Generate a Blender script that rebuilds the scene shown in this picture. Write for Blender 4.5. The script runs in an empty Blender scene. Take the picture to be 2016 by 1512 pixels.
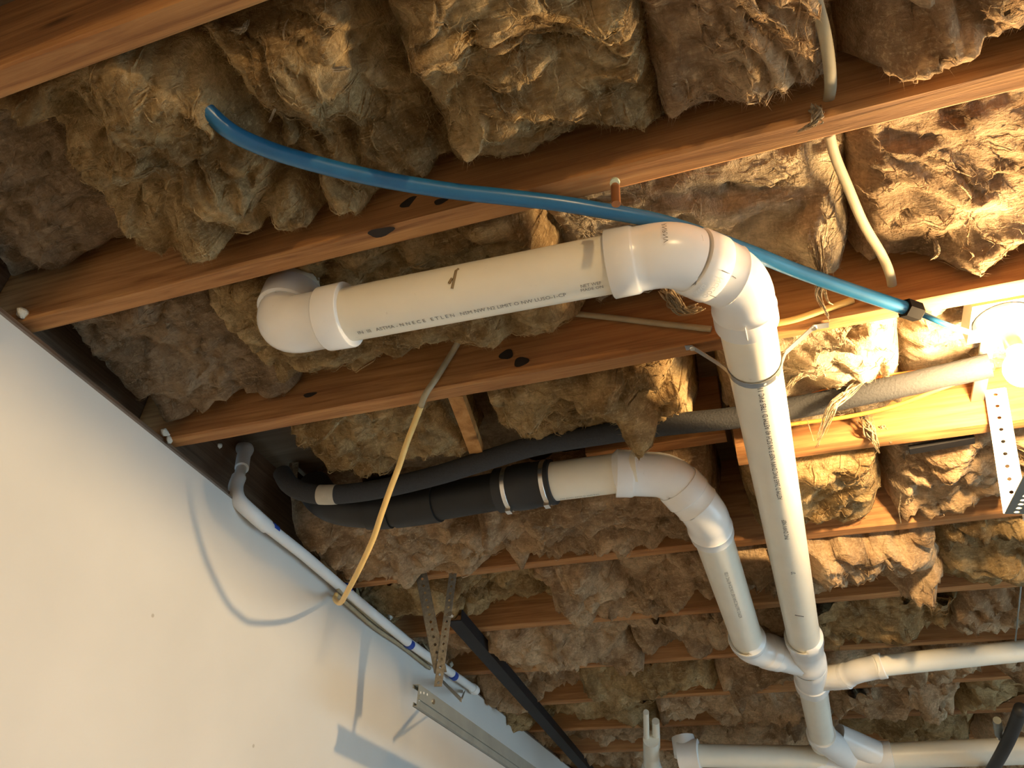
import bpy, math, random
import numpy as np
from mathutils import Vector, Matrix

random.seed(7)
C = bpy.context.scene.collection
SC = bpy.context.scene
CZ = 1.50            # camera height above the floor; the numbers below are measured from the camera

# ------------------------------------------------------------------ camera
FPX = 1552.13
RX = Vector((0.94128687, 0.16991281, 0.2917339))
RY = Vector((0.33466157, -0.58351247, -0.73994245))
RZ = Vector((0.04450467, 0.79413024, -0.60611592))
cam_d = bpy.data.cameras.new('camera'); cam = bpy.data.objects.new('camera', cam_d); C.objects.link(cam)
cam_d.sensor_fit = 'HORIZONTAL'; cam_d.sensor_width = 36.0; cam_d.lens = 36.0 * FPX / 2016.0
cam_d.clip_start = 0.02
cam.matrix_world = Matrix(((RX.x, RX.y, RX.z, 0), (RY.x, RY.y, RY.z, 0), (RZ.x, RZ.y, RZ.z, CZ), (0, 0, 0, 1)))
SC.camera = cam

# ------------------------------------------------------------------ daylight, exposure
w = bpy.data.worlds.new('world'); SC.world = w; w.use_nodes = True
bg = w.node_tree.nodes['Background']
bg.inputs[0].default_value = (0.50, 0.78, 1.0, 1); bg.inputs[1].default_value = 2.3
SC.view_settings.view_transform = 'Standard'; SC.view_settings.look = 'None'
SC.view_settings.gamma = 1.0; SC.view_settings.use_curve_mapping = False
SC.view_settings.exposure = 1.0
LAMP = (0.408, 1.195, 0.822)        # centre of the bulb
LAMP_STRENGTH = 860.0
FILL_LAMP = (1.05, -1.05, 0.838)       # unseen bulb behind the camera, added as warm fill
LAMP_COL = (1.0, 0.68, 0.33)

# ------------------------------------------------------------------ helpers
def ray(x, y):
    d = Vector((x - 1008, -(y - 756), -FPX))
    return Vector((RX.dot(d), RY.dot(d), RZ.dot(d))) / FPX
def pz(x, y, z): d = ray(x, y); return d * (z / d.z)
def pY(x, y, Y): d = ray(x, y); return d * (Y / d.y)
def pX(x, y, X): d = ray(x, y); return d * (X / d.x)

def link(o, parent=None):
    C.objects.link(o)
    if parent is not None:
        o.parent = parent
        o.matrix_parent_inverse = parent.matrix_world.inverted()
    return o
def tag(o, label=None, cat=None, group=None, kind=None):
    if label: o['label'] = label
    if cat: o['category'] = cat
    if group: o['group'] = group
    if kind: o['kind'] = kind
    return o
def empty(name, loc, label, cat, group=None):
    o = bpy.data.objects.new(name, None); o.empty_display_size = 0.05
    C.objects.link(o); o.location = (loc[0], loc[1], loc[2] + CZ)
    bpy.context.view_layer.update()
    return tag(o, label, cat, group)
def obj(name, verts, faces, m, parent=None, smooth=True, auto=None):
    """verts measured from the camera; origin goes to their centre"""
    V = np.asarray(verts, dtype=np.float64)
    c = (V.min(0) + V.max(0)) / 2
    me = bpy.data.meshes.new(name)
    me.from_pydata((V - c).tolist(), [], faces)
    me.update()
    if smooth: me.polygons.foreach_set('use_smooth', [True] * len(me.polygons))
    if m is not None: me.materials.append(m)
    if auto is not None:
        me.set_sharp_from_angle(angle=math.radians(auto))
    o = bpy.data.objects.new(name, me)
    o.location = (c[0], c[1], c[2] + CZ)
    bpy.context.view_layer.update() if False else None
    C.objects.link(o)
    if parent is not None:
        o.parent = parent
        o.matrix_parent_inverse = Matrix.Translation(-parent.location)
    return o

class MB:
    def __init__(self): self.v = []; self.f = []
    def add(self, verts, faces):
        n = len(self.v); self.v += [tuple(p) for p in verts]; self.f += [tuple(i + n for i in f) for f in faces]
    def box(self, a, b):
        x0, y0, z0 = a; x1, y1, z1 = b
        self.add([(x0,y0,z0),(x1,y0,z0),(x1,y1,z0),(x0,y1,z0),(x0,y0,z1),(x1,y0,z1),(x1,y1,z1),(x0,y1,z1)],
                 [(0,3,2,1),(4,5,6,7),(0,1,5,4),(1,2,6,5),(2,3,7,6),(3,0,4,7)])
    def bar(self, p, q, w, t, up=(0,0,1)):
        """box from p to q, w across, t along the 'up' side"""
        p = Vector(p); q = Vector(q); d = (q - p).normalized()
        s = d.cross(Vector(up)).normalized(); u = s.cross(d).normalized()
        vs = []
        for e in (p, q):
            for a, b in ((-1,-1),(1,-1),(1,1),(-1,1)): vs.append(e + s*(a*w/2) + u*(b*t/2))
        self.add(vs, [(0,1,2,3),(7,6,5,4),(0,4,5,1),(1,5,6,2),(2,6,7,3),(3,7,4,0)])
    def sweep(self, path, radii, n=24, cap=True, squash=None):
        path = [Vector(p) for p in path]
        if not hasattr(radii, '__len__'): radii = [radii] * len(path)
        T = []
        for i in range(len(path)):
            a = path[max(i-1,0)]; b = path[min(i+1,len(path)-1)]
            t = (b - a)
            if t.length < 1e-9: t = T[-1] if T else Vector((1,0,0))
            T.append(t.normalized())
        ref = Vector((0,0,1)) if abs(T[0].z) < 0.9 else Vector((0,1,0))
        u = (ref - T[0]*ref.dot(T[0])).normalized()
        vs = []
        for i, p in enumerate(path):
            if i:
                u = (u - T[i]*u.dot(T[i])).normalized()
            s = T[i].cross(u)
            for k in range(n):
                a = 2*math.pi*k/n
                cu, cs = math.cos(a), math.sin(a)
                if squash: cu *= squash
                vs.append(p + u*(cu*radii[i]) + s*(cs*radii[i]))
        fs = []
        for i in range(len(path)-1):
            for k in range(n):
                fs.append((i*n+k, i*n+(k+1)%n, (i+1)*n+(k+1)%n, (i+1)*n+k))
        if cap:
            fs.append(tuple(range(n-1,-1,-1))); fs.append(tuple((len(path)-1)*n+k for k in range(n)))
        self.add(vs, fs)
    def build(self, name, m, parent=None, smooth=True, auto=35):
        return obj(name, self.v, self.f, m, parent, smooth, auto)

def smooth_path(pts, k=8):
    """Catmull-Rom through pts"""
    pts = [Vector(p) for p in pts]
    P = [pts[0]*2-pts[1]] + pts + [pts[-1]*2-pts[-2]]
    out = []
    for i in range(1, len(P)-2):
        for j in range(k):
            t = j/k
            a,b,c,d = P[i-1],P[i],P[i+1],P[i+2]
            out.append(0.5*((2*b)+(c-a)*t+(2*a-5*b+4*c-d)*t*t+(3*b-a-3*c+d)*t**3))
    out.append(pts[-1])
    return out
def arc_path(a, v, b, r, k=10):
    """corner at v between directions to a and b, rounded with tangent length r -> points of the arc"""
    a, v, b = Vector(a), Vector(v), Vector(b)
    p = v + (a-v).normalized()*r; q = v + (b-v).normalized()*r
    out = []
    for i in range(k+1):
        t = i/k
        out.append(p*((1-t)**2) + v*(2*t*(1-t)) + q*(t*t))
    return out

# numpy lattice noise ------------------------------------------------
def _h(ix, iy, iz, seed):
    n = (ix.astype(np.int64)*374761393 + iy.astype(np.int64)*668265263 + iz.astype(np.int64)*2147483647 + seed*1274126177) & 0x7fffffff
    n = ((n ^ (n >> 13)) * 1274126177) & 0x7fffffff
    n = ((n ^ (n >> 16)) * 374761393) & 0x7fffffff
    return (n & 0xffff) / 32767.5 - 1.0
def vn(x, y, z, seed=0):
    ix, iy, iz = np.floor(x), np.floor(y), np.floor(z)
    fx, fy, fz = x-ix, y-iy, z-iz
    fx = fx*fx*fx*(fx*(fx*6-15)+10); fy = fy*fy*fy*(fy*(fy*6-15)+10); fz = fz*fz*(3-2*fz)
    r = 0
    for dx in (0,1):
        for dy in (0,1):
            for dz in (0,1):
                r = r + _h(ix+dx, iy+dy, iz+dz, seed) * (fx if dx else 1-fx)*(fy if dy else 1-fy)*(fz if dz else 1-fz)
    return r
def fbm(x, y, z, seed=0, o=4, g=0.5):
    r = 0; a = 1; s = 0
    for i in range(o):
        r = r + a*vn(x, y, z, seed+i*17); s += a; a *= g; x, y, z = x*2.03+1.7, y*2.03+3.1, z*2.03+0.3
    return r/s

# ------------------------------------------------------------------ materials
def nodes(name):
    m = bpy.data.materials.new(name); m.use_nodes = True
    nt = m.node_tree; b = nt.nodes['Principled BSDF']
    return m, nt, b
def N(nt, t, **kw):
    n = nt.nodes.new(t)
    for k, v in kw.items():
        if hasattr(n, k): setattr(n, k, v)
    return n
def ramp(nt, fac, stops):
    r = N(nt, 'ShaderNodeValToRGB'); e = r.color_ramp.elements
    while len(e) > 1: e.remove(e[-1])
    e[0].position = stops[0][0]; e[0].color = (*stops[0][1], 1)
    for p, c in stops[1:]:
        q = e.new(p); q.color = (*c, 1)
    nt.links.new(fac, r.inputs[0]); return r.outputs[0]
def coords(nt, scale=(1,1,1), world=False):
    if world:
        g = N(nt, 'ShaderNodeNewGeometry'); src = g.outputs['Position']
    else:
        g = N(nt, 'ShaderNodeTexCoord'); src = g.outputs['Object']
    mp = N(nt, 'ShaderNodeMapping'); mp.inputs['Scale'].default_value = scale
    nt.links.new(src, mp.inputs[0]); return mp.outputs[0]
def noise(nt, vec, scale, detail=4, rough=0.55, dist=0.0):
    n = N(nt, 'ShaderNodeTexNoise'); n.inputs['Scale'].default_value = scale; n.inputs['Detail'].default_value = detail
    n.inputs['Roughness'].default_value = rough; n.inputs['Distortion'].default_value = dist
    nt.links.new(vec, n.inputs['Vector']); return n.outputs[0]
def bump(nt, h, b, strength=0.3, dist=0.01):
    n = N(nt, 'ShaderNodeBump'); n.inputs['Strength'].default_value = strength; n.inputs['Distance'].default_value = dist
    nt.links.new(h, n.inputs['Height']); nt.links.new(n.outputs[0], b.inputs['Normal'])
def plain(name, col, rough=0.5, metal=0.0, var=0.12, scale=30, bmp=0.0, spec=0.5):
    m, nt, b = nodes(name)
    f = noise(nt, coords(nt), scale, 4)
    c0 = tuple(c*(1-var) for c in col); c1 = tuple(min(1, c*(1+var)) for c in col)
    nt.links.new(ramp(nt, f, [(0.3, c0), (0.7, c1)]), b.inputs['Base Color'])
    b.inputs['Roughness'].default_value = rough; b.inputs['Metallic'].default_value = metal
    b.inputs['Specular IOR Level'].default_value = spec
    if bmp: bump(nt, f, b, bmp, 0.004)
    return m
def mix(nt, fac, a, bcol):
    n = N(nt, 'ShaderNodeMix', data_type='RGBA')
    if hasattr(fac, 'is_linked') or not isinstance(fac, (int, float)): nt.links.new(fac, n.inputs[0])
    else: n.inputs[0].default_value = fac
    for s, v in ((6, a), (7, bcol)):
        if isinstance(v, tuple): n.inputs[s].default_value = (*v, 1)
        else: nt.links.new(v, n.inputs[s])
    return n.outputs[2]

def wood_mat(name, dark, mid, light, grain=(1.2, 26, 26)):
    m, nt, b = nodes(name)
    v = coords(nt, grain, world=True)
    g1 = noise(nt, v, 3.0, 6, 0.65, 0.8)
    big = noise(nt, coords(nt, (1.0, 3.0, 3.0), world=True), 2.3, 3)
    c = ramp(nt, g1, [(0.30, dark), (0.5, mid), (0.68, light)])
    c = mix(nt, ramp(nt, big, [(0.42, (0,0,0)), (0.62, (0.42,0.42,0.42))]), c, dark)
    vo = N(nt, 'ShaderNodeTexVoronoi'); vo.inputs['Scale'].default_value = 1.0
    nt.links.new(coords(nt, (3.1, 9.0, 9.0), world=True), vo.inputs['Vector'])
    c = mix(nt, ramp(nt, vo.outputs['Distance'], [(0.05, (0.8,0.8,0.8)), (0.12, (0,0,0))]), c, tuple(x*0.35 for x in dark))
    nt.links.new(c, b.inputs['Base Color']); b.inputs['Roughness'].default_value = 0.72
    b.inputs['Specular IOR Level'].default_value = 0.25
    bump(nt, g1, b, 0.35, 0.003)
    return m
M = {}
M['joist'] = wood_mat('fir_joist', (0.22, 0.095, 0.035), (0.40, 0.19, 0.07), (0.52, 0.27, 0.10))
M['plate'] = wood_mat('plate_wood', (0.10, 0.06, 0.035), (0.17, 0.10, 0.06), (0.22, 0.14, 0.085), (26, 1.2, 26))
M['block'] = wood_mat('brace_wood', (0.26, 0.11, 0.03), (0.42, 0.20, 0.06), (0.5, 0.26, 0.09), (12, 12, 12))
M['deck'] = wood_mat('deck_wood', (0.10, 0.06, 0.03), (0.16, 0.10, 0.055), (0.2, 0.13, 0.075))
M['knot'] = plain('knot_dark', (0.02, 0.012, 0.008), 0.8)

def pvc_mat(name, col, rough=0.34):
    m, nt, b = nodes(name)
    f = noise(nt, coords(nt), 9, 4)
    c = ramp(nt, f, [(0.35, tuple(x*0.93 for x in col)), (0.65, col)])
    d = noise(nt, coords(nt), 60, 3, 0.7)
    c = mix(nt, ramp(nt, d, [(0.70, (0,0,0)), (0.80, (0.35,0.35,0.35))]), c, (0.35, 0.29, 0.2))
    nt.links.new(c, b.inputs['Base Color']); b.inputs['Roughness'].default_value = rough
    bump(nt, noise(nt, coords(nt), 160, 2), b, 0.03, 0.001)
    return m
M['pvc'] = pvc_mat('white_pvc', (0.80, 0.755, 0.63))
M['pvc_fit'] = pvc_mat('white_pvc_fitting', (0.80, 0.79, 0.76), 0.26)
M['cpvc'] = pvc_mat('white_cpvc', (0.80, 0.80, 0.78), 0.4)
M['ink'] = plain('pipe_ink', (0.05, 0.05, 0.055), 0.7)
M['ink_faint'] = plain('pipe_ink_faint', (0.20, 0.19, 0.17), 0.7)
M['emboss'] = plain('raised_letters', (0.84, 0.82, 0.78), 0.25)
M['dirt'] = plain('brown_smudge', (0.22, 0.15, 0.07), 0.9)
M['abs'] = plain('black_drain_pipe', (0.016, 0.0155, 0.015), 0.5, spec=0.3)
M['rubber'] = plain('black_rubber', (0.016, 0.016, 0.017), 0.55)
M['foam'] = plain('black_foam', (0.030, 0.030, 0.032), 0.92, scale=220, bmp=0.4)
M['foam_end'] = plain('grey_foam', (0.10, 0.10, 0.105), 0.9, scale=200, bmp=0.3)
M['tape'] = plain('grey_tape', (0.42, 0.38, 0.30), 0.6)
M['blue'] = plain('blue_tube', (0.016, 0.125, 0.27), 0.30, var=0.08)
M['blueband'] = plain('blue_band', (0.015, 0.06, 0.34), 0.5)
M['romex'] = plain('cream_cable', (0.80, 0.54, 0.19), 0.5, var=0.06)
M['romex_grey'] = plain('dusty_cable', (0.36, 0.30, 0.19), 0.6)
M['orange'] = plain('orange_cable', (0.72, 0.24, 0.05), 0.5)
M['galv'] = plain('galvanised_steel', (0.25, 0.275, 0.265), 0.5, 0.5, var=0.12, scale=14)
M['galv_dusty'] = plain('dusty_steel', (0.17, 0.16, 0.135), 0.7, 0.3, var=0.35, scale=120, bmp=0.15)
M['white_steel'] = plain('white_steel', (0.72, 0.72, 0.70), 0.45, 0.2)
M['steel_band'] = plain('steel_band', (0.36, 0.38, 0.40), 0.35, 0.8)
M['clamp'] = plain('clamp_steel', (0.75, 0.72, 0.66), 0.25, 0.95)
M['blackpaint'] = plain('black_painted_steel', (0.015, 0.014, 0.015), 0.6, spec=0.2)
M['nut'] = plain('black_nut', (0.006, 0.005, 0.005), 0.8, spec=0.05)
M['copper'] = plain('copper', (0.50, 0.22, 0.10), 0.4, 0.8)
M['greencap'] = plain('pale_green_cap', (0.50, 0.56, 0.42), 0.5)
M['porcelain'] = plain('porcelain', (0.85, 0.84, 0.8), 0.2)
M['brass'] = plain('brass', (0.7, 0.5, 0.2), 0.35, 0.9)
M['floor'] = plain('concrete', (0.62, 0.58, 0.51), 0.85, scale=6, bmp=0.2)
M['plaster'] = plain('plaster_crumb', (0.62, 0.60, 0.52), 0.9, scale=300, bmp=0.5)

def drywall_mat():
    m, nt, b = nodes('painted_drywall')
    p = coords(nt, world=True)
    f = noise(nt, p, 3.2, 3)
    c = ramp(nt, f, [(0.3, (0.62, 0.605, 0.565)), (0.7, (0.67, 0.655, 0.615))])
    sc = N(nt, 'ShaderNodeTexVoronoi'); sc.inputs['Scale'].default_value = 7.0
    nt.links.new(p, sc.inputs['Vector'])
    c = mix(nt, ramp(nt, sc.outputs['Distance'], [(0.020, (0.6,0.6,0.6)), (0.034, (0,0,0))]), c, (0.30, 0.25, 0.18))
    nt.links.new(c, b.inputs['Base Color']); b.inputs['Roughness'].default_value = 0.75
    bump(nt, noise(nt, p, 110, 3), b, 0.08, 0.002)
    return m
M['drywall'] = drywall_mat()
M['paper'] = plain('drywall_edge', (0.20, 0.155, 0.12), 0.9)

def insul_mat(name, a, bcol, ccol, seed=0.0):
    m, nt, b = nodes(name)
    g = N(nt, 'ShaderNodeNewGeometry')
    mp = N(nt, 'ShaderNodeMapping'); mp.inputs['Location'].default_value = (seed, seed*0.7, seed*1.3)
    nt.links.new(g.outputs['Position'], mp.inputs[0]); p = mp.outputs[0]
    n1 = noise(nt, p, 7.0, 5, 0.6, 0.4)
    n2 = noise(nt, p, 38.0, 5, 0.65, 1.2)
    c = ramp(nt, n1, [(0.30, tuple(x*0.7 for x in a)), (0.42, a), (0.52, bcol), (0.68, ccol)])
    c = mix(nt, ramp(nt, n2, [(0.35, (0.38,0.38,0.38)), (0.6, (0,0,0))]), c, tuple(x*0.42 for x in a))
    # fibres: very stretched noise in two directions
    mp2 = N(nt, 'ShaderNodeMapping'); mp2.inputs['Scale'].default_value = (22, 150, 90); mp2.inputs['Rotation'].default_value = (0.3, 0.2, 0.5)
    mp3 = N(nt, 'ShaderNodeMapping'); mp3.inputs['Scale'].default_value = (140, 24, 90); mp3.inputs['Rotation'].default_value = (0.1, 0.4, 0.35)
    nt.links.new(p, mp2.inputs[0]); nt.links.new(p, mp3.inputs[0])
    f1 = noise(nt, mp2.outputs[0], 1.0, 4, 0.7, 1.5); f2 = noise(nt, mp3.outputs[0], 1.0, 4, 0.7, 1.5)
    mx = N(nt, 'ShaderNodeMath', operation='MULTIPLY_ADD'); nt.links.new(f1, mx.inputs[0]); mx.inputs[1].default_value = 0.62
    hf = N(nt, 'ShaderNodeMath', operation='MULTIPLY'); nt.links.new(f2, hf.inputs[0]); hf.inputs[1].default_value = 0.38; nt.links.new(hf.outputs[0], mx.inputs[2])
    mx2 = N(nt, 'ShaderNodeMath', operation='MULTIPLY_ADD'); nt.links.new(n2, mx2.inputs[0]); mx2.inputs[1].default_value = 1.4
    nt.links.new(mx.outputs[0], mx2.inputs[2])
    c = mix(nt, ramp(nt, mx.outputs[0], [(0.36, (0.46,0.46,0.46)), (0.49, (0,0,0))]), c, tuple(x*0.40 for x in a))
    c = mix(nt, ramp(nt, mx.outputs[0], [(0.52, (0,0,0)), (0.66, (0.6,0.6,0.6))]), c, tuple(min(1, x*1.25) for x in ccol))
    nt.links.new(c, b.inputs['Base Color']); b.inputs['Roughness'].default_value = 1.0
    b.inputs['Specular IOR Level'].default_value = 0.05
    b.inputs['Sheen Weight'].default_value = 0.25; b.inputs['Sheen Roughness'].default_value = 0.6
    b.inputs['Sheen Tint'].default_value = (*ccol, 1)
    bump(nt, mx2.outputs[0], b, 0.8, 0.012)
    # a little light passes through the wool
    tr = N(nt, 'ShaderNodeBsdfTranslucent'); nt.links.new(c, tr.inputs[0])
    ms = N(nt, 'ShaderNodeMixShader'); ms.inputs[0].default_value = 0.30
    out = nt.nodes['Material Output']
    nt.links.new(b.outputs[0], ms.inputs[1]); nt.links.new(tr.outputs[0], ms.inputs[2]); nt.links.new(ms.outputs[0], out.inputs[0])
    return m
M['wool'] = insul_mat('tan_glass_wool', (0.37, 0.235, 0.105), (0.62, 0.43, 0.205), (0.76, 0.565, 0.31))
M['wool_dark'] = insul_mat('dusty_shaded_glass_wool', (0.25, 0.165, 0.095), (0.42, 0.29, 0.175), (0.54, 0.39, 0.245), 3.0)
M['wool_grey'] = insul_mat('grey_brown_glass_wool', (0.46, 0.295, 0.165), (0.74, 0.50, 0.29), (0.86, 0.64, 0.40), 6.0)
M['wool_pale'] = insul_mat('pale_glass_wool', (0.42, 0.32, 0.20), (0.62, 0.49, 0.325), (0.75, 0.62, 0.44), 9.0)  # lamp glare put into the colour of batts near the bulb; wisps share it
M['fibre'] = plain('loose_glass_fibre', (0.56, 0.44, 0.27), 0.9, spec=0.1)

# ------------------------------------------------------------------ the room shell
H = 0.91                                   # underside of the joists
XW = -1.215                                # face of the drywall
mb = MB(); mb.box((-1.6, -2.5, -CZ-0.1), (4.0, 7.0, -CZ)); tag(mb.build('floor', M['floor'], smooth=False), kind='structure')
ZT = 0.890
mb = MB(); mb.box((XW-0.0127, -2.5, -CZ), (XW, 7.0, ZT))
wall = tag(mb.build('wall_left', M['drywall'], smooth=False), kind='structure')
mb = MB(); mb.box((XW-0.0135, -2.5, ZT-0.004), (XW+0.0006, 7.0, ZT+0.0006)); mb.build('torn_paper_edge', M['paper'], wall, smooth=False)
mb = MB(); mb.box((XW-0.102, -2.5, H-0.076), (XW-0.0137, 7.0, H-0.002)); mb.build('top_plate', M['plate'], wall, smooth=False)
mb = MB(); mb.box((XW-0.16, -2.5, H), (XW-0.118, 7.0, H+0.235)); mb.build('rim_board', M['plate'], wall, smooth=False)
# the other sides of the room, with the wide door opening that lets the daylight in
XR = 3.6; YF = 5.6; YBK = -2.3
mb = MB(); mb.box((XW, YF, -CZ), (XR, YF+0.1, H+0.235)); tag(mb.build('wall_front', M['drywall'], smooth=False), kind='structure')
mb = MB(); mb.box((XW, YBK-0.1, -CZ), (XR, YBK, H+0.235)); tag(mb.build('wall_back', M['drywall'], smooth=False), kind='structure')
mb = MB(); mb.box((XR, YBK, -CZ), (XR+0.1, 0.2, H+0.235)); mb.box((XR, 3.4, -CZ), (XR+0.1, YF, H+0.235)); mb.box((XR, 0.2, 0.55), (XR+0.1, 3.4, H+0.235))
tag(mb.build('wall_right', M['drywall'], smooth=False), kind='structure')
mb = MB(); mb.box((-1.4, -2.5, H+0.236), (4.0, 7.0, H+0.256)); tag(mb.build('ceiling', M['deck'], smooth=False), kind='structure')

# ------------------------------------------------------------------ joists
JF = [0.329, 0.7225, 1.123, 1.525, 1.915, 2.340, 2.755, 3.170, 3.580, 3.985, 4.390, 4.795, 5.2]
JT = 0.037
JL = ['dark joist across the top corner, with the blue tube rising behind it',
      'joist crossed by the blue tube, with the small capped copper stub beside it',
      'joist with two black knots behind the big white drain pipe',
      'short joist with a cut end, just beyond the strapped white pipe',
      'joist lit orange beside the white perforated angle',
      'joist just beyond the top end of the black rail',
      'second joist beyond the top end of the black rail',
      'third joist beyond the top end of the black rail',
      'fourth joist beyond the top end of the black rail',
      'fifth joist beyond the top end of the black rail',
      'sixth joist beyond the top end of the black rail',
      'seventh joist beyond the top end of the black rail',
      'eighth joist beyond the top end of the black rail']
joists = []
def joist_mesh(mb, x0, x1, y0, y1, z0, z1, seed):
    """a board with eased edges and a slightly wandering arris"""
    n = 40; b = 0.004; vs = []; fs = []
    prof = [(y0+b, z0), (y1-b, z0), (y1, z0+b), (y1, z1), (y0, z1), (y0, z0+b)]
    for i in range(n+1):
        x = x0 + (x1-x0)*i/n
        for k, (y, z) in enumerate(prof):
            d = 0.0016*math.sin(x*5.1+seed*2.3+k) + 0.0012*math.sin(x*17+seed+k*2.2)
            vs.append((x, y + d*0.5, z + (d if k in (0,1,2,5) else 0)))
    for i in range(n):
        for k in range(6):
            fs.append((i*6+k, i*6+(k+1)%6, (i+1)*6+(k+1)%6, (i+1)*6+k))
    fs.append(tuple(range(5,-1,-1))); fs.append(tuple(n*6+k for k in range(6)))
    mb.add(vs, [tuple(reversed(f)) for f in fs])
for i, y1 in enumerate(JF):
    x0 = -1.33 if i != 3 else pz(1452, 905, H).x
    mb = MB(); joist_mesh(mb, x0, XR-0.002, y1-JT, y1, H, H+0.235, i)
    o = mb.build('ceiling_joist', M['joist'], auto=30)
    tag(o, JL[i], 'joist', 'ceiling joists'); joists.append(o)
for k, y1 in enumerate((-0.075, -0.478, -0.833, -1.232, -1.636, -2.04)):
    mb = MB(); joist_mesh(mb, -1.33, XR-0.002, y1-JT, y1, H, H+0.235, 20+k)
    tag(mb.build('ceiling_joist', M['joist'], auto=30), f'{["first","second","third","fourth","fifth","sixth"][k]} joist from the dark corner joist towards the back wall', 'joist', 'ceiling joists')
# knots on the third joist, stains on the second
def disc_on_y(name, px, py, Y, rx, rz, m, parent, tilt=0.0):
    c = pY(px, py, Y); vs = [(c.x, c.y, c.z)]; fs = []
    n = 18
    for k in range(n):
        a = 2*math.pi*k/n; r = 1 + 0.12*math.sin(3*a+px)
        u = math.cos(a)*rx*r; v = math.sin(a)*rz*r
        vs.append((c.x + u*math.cos(tilt) - v*math.sin(tilt), c.y, c.z + u*math.sin(tilt) + v*math.cos(tilt)))
    for k in range(n): fs.append((0, 1+(k+1)%n, 1+k))
    return obj(name, vs, fs, m, parent)
yc = JF[2]-JT-0.0012
disc_on_y('knot', 997, 698, yc, 0.0145, 0.012, M['knot'], joists[2])
disc_on_y('knot', 1026, 712, yc, 0.015, 0.0115, M['knot'], joists[2])
disc_on_y('knot', 610, 777, yc, 0.016, 0.006, M['knot'], joists[2])
yb = JF[1]-JT-0.0012
disc_on_y('knot', 808, 398, yb, 0.017, 0.012, M['knot'], joists[1])
disc_on_y('knot', 868, 396, yb, 0.012, 0.007, M['knot'], joists[1])
def disc_on_z(name, px, py, z, rx, ry, m, parent):
    c = pz(px, py, z); vs = [(c.x, c.y, z)]; n = 18
    for k in range(n):
        a = 2*math.pi*k/n; r = 1 + 0.15*math.sin(3*a+px)
        vs.append((c.x+math.cos(a)*rx*r, c.y+math.sin(a)*ry*r, z))
    return obj(name, vs, [(0, 1+(k+1)%n, 1+k) for k in range(n)], m, parent)
disc_on_z('knot', 750, 457, H-0.0028, 0.022, 0.0085, M['knot'], joists[1])
# diagonal wood brace between the third joist and the drain
mb = MB(); mb.bar(pY(897, 772, 1.125), pY(938, 884, 1.345), 0.030, 0.022, (0,0,1))
tag(mb.build('bridging_block', M['block'], auto=30), 'small orange wood brace slanting down from the joist to the black pipes', 'wood brace')
# header blocks beside the cut end of the fourth joist
mb = MB(); mb.box((-0.40, 1.500, H+0.075), (-0.083, 1.537, H+0.235))
tag(mb.build('header_block', M['joist'], auto=30), 'dark wood header block against the cut end of the short joist', 'wood block')

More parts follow.
